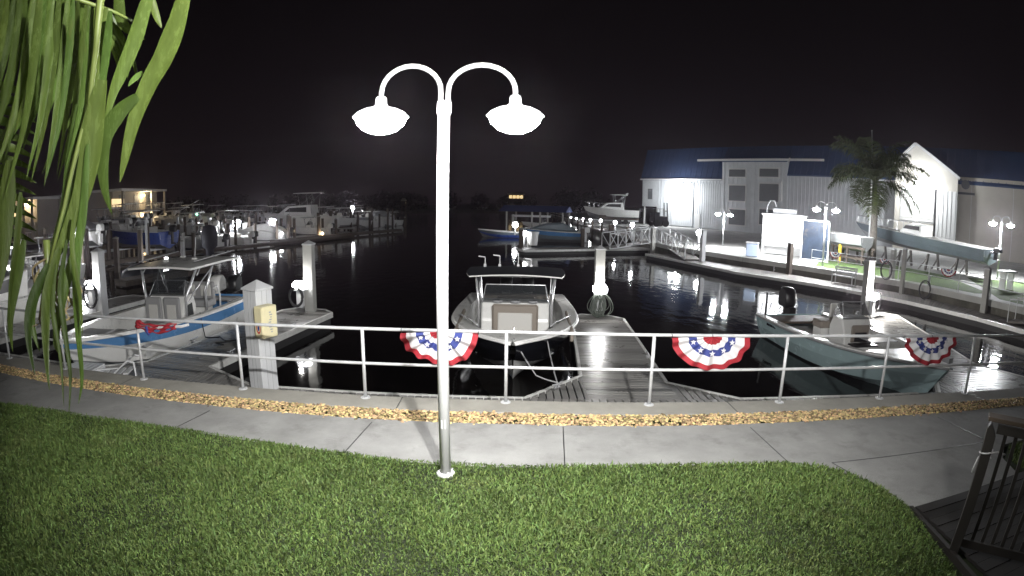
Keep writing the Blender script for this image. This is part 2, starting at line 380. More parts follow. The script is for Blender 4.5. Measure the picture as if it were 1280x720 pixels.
tag(blades('grass', [(6.55, 2.4), (6.6, 4.6), (7.0, 4.97), (8.2, 5.02), (9.6, 4.8), (9.6, 2.4)], 3000, (6.4, 9.6, 2.4, 5.1), .06, 'grass'), kind='stuff')

# ---- gravel strip
def gravel():
    rng = np.random.default_rng(3)
    bmx = bmesh.new(); bmesh.ops.create_icosphere(bmx, subdivisions=1, radius=1)
    bv = np.array([v.co[:] for v in bmx.verts]); bf = np.array([[v.index for v in f.verts] for f in bmx.faces]); bmx.free()
    X = []
    n = 15000
    x = rng.uniform(-13.5, 12.5, n); wy = np.interp(x, [p.x for p in RBX], [p.y for p in RBX])
    y = wy - .80 + np.where(rng.uniform(size=n) < .97, rng.uniform(0.0, .40, n), rng.uniform(-.06, .43, n)); z = -.015+rng.uniform(0, .018, n)
    s = rng.uniform(.010, .028, n)
    sc3 = np.stack([s*rng.uniform(.9, 1.7, n), s*rng.uniform(.7, 1.1, n), s*rng.uniform(.45, .8, n)], 1)
    ang = rng.uniform(0, 2*PI, n)
    V = bv[None]*sc3[:, None, :]*rng.uniform(.82, 1.15, (n, len(bv), 1))
    c, s2 = np.cos(ang)[:, None], np.sin(ang)[:, None]
    V = np.stack([V[..., 0]*c-V[..., 1]*s2+x[:, None], V[..., 0]*s2+V[..., 1]*c+y[:, None], V[..., 2]+z[:, None]], -1).reshape(-1, 3)
    Fs = (bf[None]+(np.arange(n)*len(bv))[:, None, None]).reshape(-1)
    me = bpy.data.meshes.new('gravel'); me.vertices.add(len(V)); me.vertices.foreach_set('co', V.ravel())
    me.loops.add(len(Fs)); me.loops.foreach_set('vertex_index', Fs.astype(np.int32))
    me.polygons.add(len(Fs)//3); me.polygons.foreach_set('loop_start', (np.arange(len(Fs)//3)*3).astype(np.int32)); me.polygons.foreach_set('loop_total', np.full(len(Fs)//3, 3, np.int32))
    me.materials.append(M['pebble']); me.update(calc_edges=True); me.validate()
    o = bpy.data.objects.new('gravel', me); COL.objects.link(o); return o
tag(gravel(), kind='stuff')

# ================================================================ LAMP POST
LPX = G(557, 592); LPX.z = -.004
lp = thing('street_lamp', 'tall white twin gooseneck lamp post on the lawn edge in front of the railing', 'street lamp', LPX)
TOP = 4.0
m = MB(); m.tube([(0, 0, 0), (0, 0, 3.80)], [.060, .059], 20); m.build('pole', 'polew', lp, 'all')
m = MB(); m.lathe([(.058, 3.76), (.068, 3.77), (.073, 3.79), (.073, 3.87), (.066, 3.90), (.0, 3.90)], n=20); m.build('pole_collar', 'polew', lp, True)
m = MB(); m.lathe([(.0, .03), (.085, .03), (.10, .02), (.10, 0)], n=20)
for i in range(4): m.box((.078*math.cos(i*PI/2+.5), .078*math.sin(i*PI/2+.5), .04), (.02, .02, .025))
m.build('base_flange', 'polew', lp)
for z in (.62, 2.55):
    m = MB(); m.box((0, -.055, z), (.05, .006, .10)); m.build('hand_hole_cover', 'polew', lp)
for sgn, x_end in ((-1, -.64), (1, .70)):
    r = abs(x_end)/2-.02
    pts = [(sgn*.035, 0, 3.86), (sgn*.035, 0, 3.98)]
    for i in range(1, 14):
        a = PI*i/14; pts.append((sgn*(.035+r-r*math.cos(a)), 0, 4.0+.27*math.sin(a)))
    xe = sgn*(.035+2*r); pts += [(xe, 0, 4.0), (xe, 0, 3.93)]
    m = MB(); m.tube(pts, .026, 10); m.build('arm', 'polew', lp, 'all')
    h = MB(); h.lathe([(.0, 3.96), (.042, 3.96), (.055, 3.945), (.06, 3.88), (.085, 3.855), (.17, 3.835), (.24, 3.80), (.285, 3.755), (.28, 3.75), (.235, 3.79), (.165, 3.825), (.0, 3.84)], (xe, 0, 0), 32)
    hd = h.build('lamp_head', 'lampshade_glow', lp, 'all')
    d = MB(); d.lathe([(.262, 3.775), (.262, 3.745), (.235, 3.68), (.17, 3.62), (.09, 3.588), (.0, 3.58)], (xe, 0, 0), 32)
    d.build('lens', 'lens', hd, 'all')

# floodlight on the wall of the camera's building, throwing its beam out over the slips
hw = thing('house_wall', 'pale wall of the building that carries the camera and the floodlight', 'wall', (0, -.62, 0))
m = MB(); m.box((-2, -.1, 3.0), (12, .2, 6.4)); m.build('wall', 'plaster', hw)
FLD = Vector((1.3, -.25, 4.3))
t = thing('floodlight', 'wall floodlight above the camera lighting the lawn and the near slips', 'floodlight', FLD)
m = MB(); m.box((0, 0, 0), (.34, .10, .26), rx=.25); m.build('housing', 'gelgrey', t, bevel=.01)
m = MB(); m.box((0, .058, -.012), (.30, .01, .22), rx=.25); m.build('lens', 'flood', t)
m = MB(); m.bar((0, -.05, .05), (0, -.27, .1), .05, .05); m.build('bracket', 'gelgrey', t)
l = lamp('lamp_light', t, (0, .10, -.02), 6400, (1.0, .985, .96), .09, (122, 1.0))
l.rotation_euler = (math.radians(90-8), 0, math.radians(13))
# ================================================================ PIPE RAILING
rl = thing('railing', 'white metal pipe railing with two rails along the seawall', 'railing', (0, 0, 0))
tp = MB(); tp.tube([(p.x, p.y, 1.07) for p in RB], .0245, 10); tp.build('top_rail', 'galv', rl, 'all')
tp = MB(); tp.tube([(p.x, p.y, .545) for p in RB], .0225, 10); tp.build('middle_rail', 'galv', rl, 'all')
for p in RB:
    q = MB(); q.tube([(p.x, p.y, 0.004), (p.x, p.y, 1.065)], .0255, 10); po = q.build('post', 'galv', rl, 'all')
    q = MB(); q.lathe([(0, .016), (.055, .016), (.075, .010), (.075, 0)], (p.x, p.y, .001), 14)
    for i in range(4): q.box((p.x+.055*math.cos(i*PI/2+.8), p.y+.055*math.sin(i*PI/2+.8), .02), (.014, .014, .014))
    q.build('base_flange', 'galv', po)

# ================================================================ BUNTING (pleated half-round fans)
def star(mb, c, r, nrm_y, m):
    pts = []
    for i in range(10):
        a = PI/2+i*PI/5; rr = r if i % 2 == 0 else r*.42
        pts.append((c[0]+rr*math.cos(a), c[1], c[2]+rr*math.sin(a)))
    mb.add(pts+[c], [(i, (i+1) % 10, 10) for i in range(10)], m)
def bunting(name, label, x0, x1, z_top, drop, group, seed, parent_y=None, loc=None, rz=0., sag=.0, rough=1.0):
    rng = random.Random(seed)
    yc = parent_y; cx = (x0+x1)/2; R = (x1-x0)/2
    t = thing(name, label, 'bunting', loc or (cx, yc, z_top), rz, group)
    nA, pl = 72, 7
    rads = [.10, .26, .40, .56, .72, .84, 1.0]; mats = [0, 1, 2, 2, 1, 1, 0]
    def pt(i, rr):
        a = PI*i/nA
        ph = i/nA*pl*2*PI
        ripple = (.006+.030*rr)*math.sin(ph)*rough + .012*math.sin(ph*.37+seed)*rr
        x = -R*rr*math.cos(a); z = -drop*rr*math.sin(a)*(1+.008*math.sin(ph)*rough)
        if i < 5 or i > nA-5: z -= .0
        return (x*(1-.02*sag), -.035-ripple-.03*rr*math.sin(a), z-sag*.06*math.sin(a*3+seed)*rr)
    cols = (('red_centre', 'red', 0.0, .24), ('white_band', 'wcloth', .24, .40), ('blue_band', 'bcloth', .40, .60), ('white_band', 'wcloth', .60, .85), ('red_border', 'red', .85, 1.0))
    for nm, mt, r0, r1 in cols:
        b = MB(); vs = []; steps = 4
        for j in range(steps+1):
            for i in range(nA+1): vs.append(pt(i, r0+(r1-r0)*j/steps))
        fs = [(j*(nA+1)+i, j*(nA+1)+i+1, (j+1)*(nA+1)+i+1, (j+1)*(nA+1)+i) for j in range(steps) for i in range(nA)]
        b.add(vs, fs)
        ob = b.build(nm, [mt, 'wcloth'], t, 'all', recalc=False)
        if nm == 'blue_band':
            for i in range(5):
                sb = MB()
                ii = int((i+.5)/5*nA); p = pt(ii, .50)
                star(sb, (p[0], p[1]-.03, p[2]), .048*R/.6, -1, 0)
                sb.build('star', 'wcloth', ob, recalc=False)
    for x in (-R*.98, 0, R*.98):
        c = MB(); c.tube([(x, .03*math.cos(a), .03*math.sin(a)) for a in [2*PI*i/12 for i in range(13)]], .006, 6); c.build('tie', 'black', t)
    return t
def rail_at(px0, px1):
    a, b = GY(px0, 418, 7.6), GY(px1, 418, 7.6); return a.x, b.x
BG = 'patriotic fan buntings on the front railing'
for px0, px1, drop, sd, lab in ((501, 599, .48, 1, 'bunched red white and blue fan bunting behind the twin lamp post'),
                                (839, 939, .49, 2, 'evenly spread red white and blue fan bunting right of the wet dock finger'),
                                (1131, 1196, .46, 3, 'red white and blue fan bunting in front of the pale blue boat bow')):
    xm = (px0+px1)/2; y = wall_y(GY(xm, 418, 7.5).x)
    x0, x1 = GY(px0, 418, y).x, GY(px1, 418, y).x
    bunting('bunting', lab, x0, x1, 1.06, drop, BG, sd, y, sag=.6 if sd == 1 else .2, rough=1.5 if sd == 1 else 1.0)
# rolled-up bunting, left bay
a = GY(172, 399, 7.7); b = GY(222, 402, 7.7); rb = MB()
for k in range(3):
    pts = []
    for i in range(15):
        t = i/14; pts.append((a.x+(b.x-a.x)*t, 7.66-.02*k+.012*math.sin(i*2.1+k), 1.04-.035*k-.06*math.sin(PI*t)*(1+.3*k)+.012*math.sin(i*1.7+k*2)))
    rb.tube(pts, [.020+.011*math.sin(i*1.3+k) for i in range(15)], 8)
t = thing('bunting', 'rolled up red bunting bunched on the railing beside the blue striped boat', 'bunting', (0, 0, 0), 0, BG)
rb.build('cloth_roll', 'red', t, 'all')
m = MB(); m.tube([(a.x+.24, 7.63, .96), (a.x+.27, 7.6, .90), (a.x+.30, 7.62, .83)], .03, 6); m.build('blue_end', 'bcloth', t)
m = MB(); m.tube([(b.x-.02, 7.64, .99), (b.x+.12, 7.63, 1.0), (b.x+.25, 7.66, 1.03)], .026, 6); m.build('white_end', 'wcloth', t)

# ================================================================ WOODEN DECK AND ITS RAILING (lower right)
dk = MB()
A, B = Vector((4.28, 4.05, 0)), Vector((6.3, 4.2, 0))
e = (B-A).normalized(); nrm = Vector((e.y, -e.x, 0))
for i in range(22):
    c0 = A+nrm*(.145*i+.07); ln = 3.2
    dk.box((c0.x+e.x*ln/2-.02*i, c0.y+e.y*ln/2, -.001-.003*(i % 2)), (ln, .138, .035), math.atan2(e.y, e.x))
tdk = thing('deck', 'dark weathered plank deck beside the curved sidewalk', 'deck', (0, 0, 0))
dk.build('planks', 'deckw', tdk)
m = MB(); m.bar((A.x-.05, A.y+.02, -.02), (A.x-.05-.45, A.y-3.2, -.02), .05, .09); m.build('edge_board', 'railw', tdk)
P0 = G(1192, 688); P0.z = 0.0
dr = Vector((.68, -.73, 0)).normalized()
wr = thing('wooden_railing', 'dark wooden deck railing with balusters in the lower right corner', 'railing', P0, math.atan2(dr.y, dr.x))
m = MB(); m.sweepy([(-.05, 0), (.05, 0), (.05, 1.20), (-.02, 1.31), (-.05, 1.27)], -.05, .05); m.build('post', 'railw', wr, bevel=.004)
m = MB(); m.box((1.44, .02, 1.345), (3.0, .15, .04)); m.build('top_rail', 'railtop', wr, bevel=.005)
m = MB(); m.box((1.45, -.0, 1.26), (2.8, .036, .085)); m.build('upper_rail', 'railw', wr)
m = MB(); m.box((1.45, -.0, .11), (2.8, .036, .085)); m.build('lower_rail', 'railw', wr)
for i in range(18):
    x = .15+i*.108
    q = MB(); q.box((x, .036, .68), (.036, .034, 1.2)); q.build('baluster', 'railw', wr, bevel=.003)
m = MB(); m.tube([(.055*math.cos(a)*1.15, .055*math.sin(a)*1.15, .98+.012*a) for a in [i*.5 for i in range(14)]], .008, 6)
m.tube([(-.06, -.02, .98), (-.075, -.03, .90), (-.085, -.02, .82)], .008, 6)
m.tube([(.055, .0, 1.03), (.12, .03, 1.04), (.2, .06, 1.02)], .008, 6)
tm = m.build('cable', 'wcloth', None, 'all'); tm.location = P0; tm.rotation_euler = (0, 0, math.atan2(dr.y, dr.x))
tag(tm, 'white cable tied round the post of the dark deck railing', 'cable')
# ================================================================ FLOATING DOCKS
def planked(mb, poly, along, wd=.14, gap=.024, th=.035, z=DZ):
    """fill a convex outline with boards running across `along`"""
    a = Vector(along).normalized(); b = Vector((-a.y, a.x))
    P = [Vector((p[0], p[1])) for p in poly]
    lo = min(p.dot(a) for p in P); hi = max(p.dot(a) for p in P)
    s = lo
    while s < hi-.01:
        def cut(v):
            xs = []
            for i in range(len(P)):
                p, q = P[i], P[(i+1) % len(P)]; dp, dq = p.dot(a)-v, q.dot(a)-v
                if (dp <= 0 < dq) or (dq <= 0 < dp): xs.append((p+(q-p)*(dp/(dp-dq))).dot(b))
            return (min(xs), max(xs)) if len(xs) > 1 else None
        e0, e1 = cut(s+.004), cut(min(s+wd-gap, hi-.004))
        if e0 and e1:
            v0, v1 = s+.004, min(s+wd-gap, hi-.004); dz = random.uniform(-.0025, .0025)
            c = [a*v0+b*e0[0], a*v1+b*e1[0], a*v1+b*e1[1], a*v0+b*e0[1]]
            mb.prism([(q.x, q.y) for q in c], z-th+dz, z+dz)
        s += wd
def edge(mb, pts, z=DZ, w=.07, h=.16, up=.012):
    for p, q in zip(pts, pts[1:]): mb.bar((p[0], p[1], z-h/2+up), (q[0], q[1], z-h/2+up), w, h)
def cleat(parent, x, y, rz):
    m = MB(); c, s = math.cos(rz), math.sin(rz)
    m.tube([(x-c*.15, y-s*.15, DZ+.085), (x-c*.07, y-s*.07, DZ+.07), (x+c*.07, y+s*.07, DZ+.07), (x+c*.15, y+s*.15, DZ+.085)], [.014, .02, .02, .014], 8)
    for k in (-.05, .05): m.tube([(x+c*k, y+s*k, DZ), (x+c*k, y+s*k, DZ+.07)], .018, 8)
    m.box((x, y, DZ+.008), (.16, .07, .012), rz); m.build('cleat', 'alu', parent, True)
def finger(label, Rn, Rf, Lf, Ln, chamfer, gl=None, gr_=None, cleats=(), old='dock'):
    t = thing('finger_dock', label, 'dock', (0, 0, 0), 0, 'finger docks of the marina')
    poly = [Ln, Rn, Rf, (Rf[0]-chamfer, Rf[1]+chamfer*1.2), (Lf[0]+chamfer, Lf[1]+chamfer*1.2), Lf]
    al = (Rf[0]-Rn[0], Rf[1]-Rn[1])
    m = MB(); planked(m, poly, al)
    for gpoly in (gl, gr_):
        if gpoly: planked(m, gpoly, (1, 0), wd=.14)
    m.build('planks', old, t)
    m = MB()
    R0 = [gr_[1]] if gr_ else []; L0 = [gl[0]] if gl else []
    edge(m, R0+[Rn, Rf, poly[3], poly[4], Lf, Ln]+L0); m.build('edge_trim', 'edge', t)
    m = MB(); ins = .06; m.prism([(Ln[0]+ins, Ln[1]), (Rn[0]-ins, Rn[1]), (Rf[0]-ins, Rf[1]), (Lf[0]+ins, Lf[1])], WZ-.3, DZ-.06)
    for gpoly in (gl, gr_):
        if gpoly: m.prism([(p[0]*.96+sum(q[0] for q in gpoly)/3*.04, p[1]*.96+sum(q[1] for q in gpoly)/3*.04) for p in gpoly], WZ-.3, DZ-.065)
    m.build('float', 'float', t)
    for c in cleats: cleat(t, *c)
    return t
# walkway dock along the wall
def walk_y(x): return wall_y(x)+1.85
wk = thing('walkway_dock', 'narrow grey plank walkway dock along the foot of the seawall', 'dock', (0, 0, 0), 0, None)
m = MB()
x = -24.0
while x < 15.5:
    y0, y1 = wall_y(x)+.14, walk_y(x); m.box((x+.07, (y0+y1)/2, DZ-.0175+random.uniform(-.002, .002)), (.118, y1-y0, .035)); x += .14
m.build('planks', 'dock', wk)
WX = [-24, -18, -10.3, -8.6]; 
for a, b in ((-24, -17.2), (-15.2, -9.6), (-5.05, .25), (4.35, 8.6), (13.6, 15.4)): m = MB(); edge(m, [(a, walk_y(a)), ((a+b)/2, walk_y((a+b)/2)), (b, walk_y(b))]); m.build('edge_trim', 'edge', wk)
m = MB(); m.prism([(-24, walk_y(-24)-.08)]+[(q, wall_y(q)+.16) for q in (-24, -10, 0, 6, 10, 15.4)]+[(q, walk_y(q)-.08) for q in (15.4, 10, 6, 0, -10)], WZ-.3, DZ-.06)
m.build('float', 'float', wk)
m = MB()
F1 = finger('floating finger dock with white edges beside the blue striped boat', (-6.64, 10.52), (-5.72, 16.7), (-7.55, 16.9), (-8.45, 10.5), .4,
            [(-9.6, walk_y(-9.6)-.02), (-8.45, walk_y(-8.45)-.02), (-8.45, 10.5)], [(-6.64, walk_y(-6.64)-.02), (-5.07, walk_y(-5.07)-.02), (-6.64, 10.52)],
            [(-6.65, 11.6, 1.4), (-8.3, 12.5, 1.4), (-6.2, 14.6, 1.4)])
m = MB(); planked(m, [(-8.45, walk_y(-8.45)), (-6.64, walk_y(-6.64)), (-6.64, 10.5), (-8.45, 10.5)], (.1, 1)); m.build('plank_panel', 'dock', F1)
F2 = finger('wet floating finger dock between the dark hulled boat and open water', (3.15, 10.39), (3.47, 16.6), (1.86, 16.8), (1.44, 10.85), .36,
            [(.25, walk_y(.25)-.02), (1.44, walk_y(1.44)-.02), (1.44, 10.85)], [(3.15, walk_y(3.15)-.02), (4.37, walk_y(4.37)-.02), (3.15, 10.39)],
            [(.9, 10.12, .85), (3.2, 12.3, 1.5), (1.72, 14.6, 1.5)])
m = MB(); planked(m, [(1.44, walk_y(1.44)), (3.15, walk_y(3.15)), (3.15, 10.39), (1.44, 10.84)], (.05, 1)); m.build('plank_panel', 'dock', F2)
r3 = [G(1243, 455, DZ), G(1190, 432, DZ), G(1120, 398, DZ)]
F3 = finger('shiny lit finger dock right of the pale blue boat', (12.3, 10.6), (14.6, 17.2), (12.75, 17.5), (10.45, 10.4), .4,
            [(9.2, walk_y(9.2)-.02), (10.45, walk_y(10.45)-.02), (10.45, 10.4)], [(12.3, walk_y(12.3)-.02), (13.4, walk_y(13.4)-.02), (12.3, 10.6)],
            [(10.0, 9.75, .9), (11.4, 12.4, 1.3)])
m = MB(); planked(m, [(10.45, walk_y(10.45)), (12.3, walk_y(12.3)), (12.3, 10.6), (10.45, 10.4)], (.1, 1)); m.build('plank_panel', 'dock', F3)
F0 = finger('far left finger dock with white edges behind the palm leaves', (-15.2, 10.4), (-14.2, 18.2), (-16.0, 18.4), (-17.0, 10.4), .4, None, None, [(-15, 12.5, 1.4)])

# ================================================================ PILES with pyramid caps
def pile(label, x, y, ztop, wdt, rz=0., group='white capped dock piles', m1='pilec', zb=-3.0, seams=False, cap='pilew', name='dock_pile'):
    t = thing(name, label, 'pile', (x, y, 0), rz, group)
    m = MB(); m.box((0, 0, (zb+ztop)/2), (wdt, wdt, ztop-zb)); m.build('shaft', m1, t, bevel=.012)
    m = MB(); h = wdt/2+.02
    m.add([(-h, -h, ztop), (h, -h, ztop), (h, h, ztop), (-h, h, ztop), (-h, -h, ztop+.035), (h, -h, ztop+.035), (h, h, ztop+.035), (-h, h, ztop+.035), (0, 0, ztop+.035+wdt*.36)],
          [(3, 2, 1, 0), (0, 1, 5, 4), (1, 2, 6, 5), (2, 3, 7, 6), (3, 0, 4, 7), (4, 5, 8), (5, 6, 8), (6, 7, 8), (7, 4, 8)])
    m.build('pyramid_cap', cap, t)
    if seams:
        m = MB()
        for s in (-1, 1):
            m.box((s*.05, -wdt/2-.001, (zb+ztop)/2), (.008, .006, ztop-zb)); m.box((wdt/2+.001, s*.06, (zb+ztop)/2), (.006, .008, ztop-zb))
        m.build('board_seam', 'gelgrey', t)
    return t
def hose_coil(label, x, y, z, R, rz, matname='rubber', turns=5, name='hose_coil', grp='hoses coiled on the dock piles', oval=1.25):
    t = MB(); pts = []
    rg = random.Random(int(abs(x*100)))
    for i in range(turns*18+1):
        a = 2*PI*i/18; k = i//18
        rr = R*(1+.10*math.sin(k*2.3)+.03*math.sin(a*2+k)); pts.append((rr*math.cos(a), .02*math.sin(k*1.7)-.012*k, rr*oval*math.sin(a)*(1+.08*math.sin(k*3.1))))
    t.tube(pts, .017, 7)
    o = t.build(name, matname, None, 'all'); o.location = (x, y, z); o.rotation_euler = (0, 0, rz)
    return tag(o, label, 'hose', grp)
def pile_light(label, x, y, z, rz, watts, out=.21, grp='lit power pedestals on the dock piles'):
    t = thing('pedestal_lamp', label, 'pedestal light', (x, y, z), rz, grp)
    m = MB(); m.box((0, -out*.75, 0), (.40, .24, .30)); m.build('housing', 'pilew', t, bevel=.02)
    m = MB(); m.box((0, -out*.75, .01), (.42, .26, .17)); m.box((0, -out*.75, .153), (.30, .17, .01)); m.build('lamp_band', 'bulb', t)
    m = MB(); m.box((0, -out*.75, -.41), (.22, .16, .52)); m.build('pedestal', 'pilew', t, bevel=.01)
    lamp('lamp_light', t, (0, -out*.75-.22, .20), watts, (1, .97, .93), .06)
    return t
# near pile with cream box, at the corner of the walkway and the left finger
pn = G(327, 487, DZ)
NP = pile('big white sleeved pile with pyramid cap carrying a cream box', pn.x+.05, pn.y+.05, GY(325, 362, pn.y).z, .40, -.42, m1='pilew', seams=True)
bx = thing('utility_box', 'cream box with red and blue round mark hung on the big white pile', 'box', (pn.x+.05, pn.y+.05, 0), -.42)
zb = GY(340, 399, pn.y).z
m = MB(); m.box((.33, -.10, zb), (.24, .36, .58)); m.build('body', 'cream', bx, bevel=.015)
m = MB(); m.box((.33, -.285, zb), (.20, .012, .52)); m.build('front_panel', 'cream', bx)
m = MB(); m.box((.452, -.10, zb), (.012, .3, .5)); m.build('lid', 'cream', bx, bevel=.004)
m = MB(); m.box((.215, -.1, zb), (.03, .2, .3)); m.build('bracket', 'white', bx)
m = MB(); cx, cz = .33, zb-.10
def ring(mb, r0, r1, y, a0=0, a1=2*PI, n=24, dx=0, dz=0, sx=1, sz=1):
    vs = []
    for i in range(n+1):
        a = a0+(a1-a0)*i/n; vs += [(cx+dx+r0*sx*math.cos(a), y, cz+dz+r0*sz*math.sin(a)), (cx+dx+r1*sx*math.cos(a), y, cz+dz+r1*sz*math.sin(a))]
    mb.add(vs, [(2*i, 2*i+1, 2*i+3, 2*i+2) for i in range(n)])
ring(m, .045, .068, -.293, sx=.9, sz=1.5); m.build('red_mark', 'redp', bx)
m = MB(); ring(m, .0, .032, -.293, sx=.8, sz=1.6); m.build('blue_mark', 'dblue', bx)
m = MB()
for k in range(9): m.box((.459, -.1+.02*math.sin(k), zb+.18-.045*k), (.004, .05+.02*math.sin(k*2.2), .022))
m.build('lettering', 'gelgrey', bx)

p2 = (2.72, 17.05); z2 = GY(747, 312, p2[1]).z
pile('grey pile with pyramid cap at the tip of the wet finger dock', p2[0], p2[1], z2, .30)
pile_light('bright pedestal light above the heap of hoses on the wet finger dock', p2[0], p2[1]-.1, GY(747, 362, p2[1]-.3).z, .0, 60)
p1 = G(386, 390, DZ); p1 = (p1.x, p1.y+.2); z1 = GY(386, 306, p1[1]).z
pile('grey pile at the tip of the left finger dock behind the cream box', p1[0], p1[1], z1, .32)
pile_light('bright pedestal light with black hose hoop beside the cleat dock', p1[0]-.22, p1[1]-.1, GY(380, 358, p1[1]-.3).z, -.2, 50)
hose_coil('black hose hoop hanging on the lit pedestal of the left finger dock', p1[0]-.30, p1[1]-.48, GY(376, 371, p1[1]-.45).z, .23, -.1, oval=1.3)
p3 = G(1081, 392, DZ); p3 = (p3.x, p3.y); z3 = GY(1081, 326, p3[1]).z
pile('grey pile with pyramid cap behind the pale blue boat console', p3[0], p3[1], z3, .32)
pile_light('bright pedestal light behind the pale blue boat', p3[0]+.1, p3[1]-.1, GY(1082, 372, p3[1]-.3).z, .4, 650)
hose_coil('dark hose hanging under the light behind the pale blue boat', p3[0]+.2, p3[1]-.5, GY(1090, 380, p3[1]-.45).z, .18, .5, turns=4)
p0 = G(128, 388, DZ); z0 = GY(127, 315, p0.y).z
pile('tall white pile with flat cap on the far left finger dock', p0.x, p0.y, z0, .36, m1='pilew')
pile_light('glaring pedestal light on the far left finger dock', p0.x-.25, p0.y-.1, GY(119, 357, p0.y-.3).z, 0, 70)
hose_coil('black hose hoop on the far left lit pedestal', p0.x-.08, p0.y-.5, GY(118, 369, p0.y-.45).z, .27, .3, oval=1.6)
# hoses heaped on the wet finger pile
hp = thing('hose_heap', 'grey green hoses draped in loops under the wet finger dock light', 'hose', (p2[0], p2[1]-.42, DZ), 0, 'hoses coiled on the dock piles')
rg = random.Random(4)
zt = GY(747, 368, p2[1]-.42).z-DZ
for k in range(14):
    a = MB(); wv = .10+.26*rg.random(); off = rg.uniform(-.16, .16); yy = rg.uniform(-.16, .10); zl = rg.uniform(.02, .22)
    pts = []
    for i in range(25):
        q = 2*PI*i/24; pts.append((off+wv*math.sin(q)*(.55+.45*(1-math.cos(q))/2), yy+.05*math.sin(q*2+k), zl+(zt-zl)*(1+math.cos(q))/2))
    a.tube(pts, .014, 6, cap=False); a.build('hose_loop', 'hoseg', hp, 'all')

# ================================================================ BOATS
def hull_shape(L, B, fb, fs, n=18, flare=.80, full=2.6):
    S = []
    for i in range(n):
        t = i/(n-1); t2 = 1-(1-t)**1.25 if t > .5 else t*(1-(.5)**1.25)/.5
        t = t2
        q = max(0, (t-.32)/.68)
        g = B/2*(1-q**full)*(.93+.07*min(1, t/.3)); g = max(g, .035)
        c = g*flare*(1-.45*q**2); c = max(c, .02)
        zg = fs+(fb-fs)*t**1.7; zc = .05+.55*fb*q**3; zk = -.38+(.38+.10*fb)*max(0, (t-.55)/.45)**2.2
        S.append(dict(t=t, xg=t*L, xc=t*L*.955, xk=t*L*.90, g=g, c=c, zg=zg, zc=zc, zk=zk))
    return S
def boat_hull(root, L, B, fb, fs, mats, stripe=.5, floor=.22, deck_from=.70, capw=.14, deckmat='gel', rubmat='gel', flare=.80, full=2.6):
    S = hull_shape(L, B, fb, fs, flare=flare, full=full); n = len(S)
    # outside: keel - chine - stripe - gunwale
    def row(s, sg):
        k = stripe; xm = s['xc']+(s['xg']-s['xc'])*k; gm = s['c']+(s['g']-s['c'])*k; zm = s['zc']+(s['zg']-s['zc'])*k
        return [(s['xk'], 0, s['zk']), (s['xc'], sg*s['c'], s['zc']), (xm, sg*(gm+.012*B), zm), (s['xg'], sg*s['g'], s['zg'])]
    m = MB()
    for sg in (-1, 1):
        V = [p for s in S for p in row(s, sg)]
        for j in range(3): m.add(V, [(i*4+j, i*4+j+1, (i+1)*4+j+1, (i+1)*4+j) for i in range(n-1)], j)
    a, b = row(S[0], -1), row(S[0], 1)
    m.add([a[0], a[1], a[2], a[3], b[3], b[2], b[1]], [(0, 1, 2, 3, 4, 5, 6)], 2)
    hull = m.build('hull', mats, root, 'all'); hull.data.set_sharp_from_angle(angle=math.radians(30))
    # inside: cap, coaming, floor / bow deck
    m = MB()
    def inner(s, sg):
        w_ = min(capw, s['g']*.8); gi = s['g']-w_; d = s['t'] > deck_from
        zf = s['zg']-.05 if d else floor
        fz = max(0., min(1., (zf-s['zc'])/max(.05, s['zg']-s['zc']))); gf = min(gi*.98, max(.02, s['c']+(s['g']-s['c'])*fz-.06))
        return [(s['xg'], sg*s['g'], s['zg']), (s['xg'], sg*(s['g']-.02), s['zg']+.03), (s['xg']-(.0 if s['t'] < .97 else .08), sg*gi, s['zg']+.03), (s['xg']-.02, sg*gf, zf), (s['xg']-.02, 0, zf)]
    for sg in (-1, 1):
        V = [p for s in S for p in inner(s, sg)]
        m.add(V, [(i*5+j, i*5+j+1, (i+1)*5+j+1, (i+1)*5+j) for i in range(n-1) for j in range(4)])
    m.build('deck', deckmat, root, True)
    m = MB()
    for sg in (-1, 1): m.tube([(s['xg']+.005, sg*(s['g']+.012), s['zg']-.02) for s in S], .028, 6)
    m.build('rub_rail', rubmat, root, 'all')
    return S
def outboard(root, x, y, z, mt='black', h=1.0):
    m = MB(); m.box((x-.32, y, z-.25), (.24, .14, .9)); m.box((x-.40, y, z-.75), (.5, .10, .12)); m.box((x-.12, y, z+.05), (.3, .28, .25))
    o = m.build('outboard_motor', mt, root, bevel=.03)
    m = MB(); prof = [(-.62, .12), (-.58, .02), (-.05, .02), (.02, .15), (-.02, .42), (-.16, .56), (-.45, .58), (-.60, .42)]
    m.sweepy([(x-.12+p[0], z+.12+p[1]*h) for p in prof], y-.20, y+.20); m.build('cowl', mt, o, 'x' and True, bevel=.05)
def helm_console(root, x, w, z0, h, windsh=True, mt='gel'):
    m = MB(); m.sweepy([(x-.35, z0), (x+.45, z0), (x+.40, z0+h*.55), (x+.18, z0+h), (x-.25, z0+h), (x-.40, z0+h*.7)], -w/2, w/2)
    c = m.build('console', mt, root, bevel=.035)
    if windsh:
        m = MB(); zz = z0+h-.02
        V = [(x+.26, -w/2+.02, zz), (x+.26, w/2-.02, zz), (x-.02, w/2-.10, zz+.42), (x-.02, -w/2+.10, zz+.42), (x-.25, -w/2+.02, zz), (x-.25, w/2-.02, zz), (x-.2, w/2-.06, zz+.3), (x-.2, -w/2+.06, zz+.3)]
        m.add(V, [(0, 1, 2, 3), (0, 3, 7, 4), (1, 5, 6, 2)]); m.build('windshield', 'glass', c, recalc=False)
        m = MB(); m.tube([V[0], V[3], V[2], V[1]], .016, 6); m.tube([V[3], V[7], V[4]], .012, 6); m.tube([V[2], V[6], V[5]], .012, 6); m.build('windshield_frame', 'alu', c)
    return c
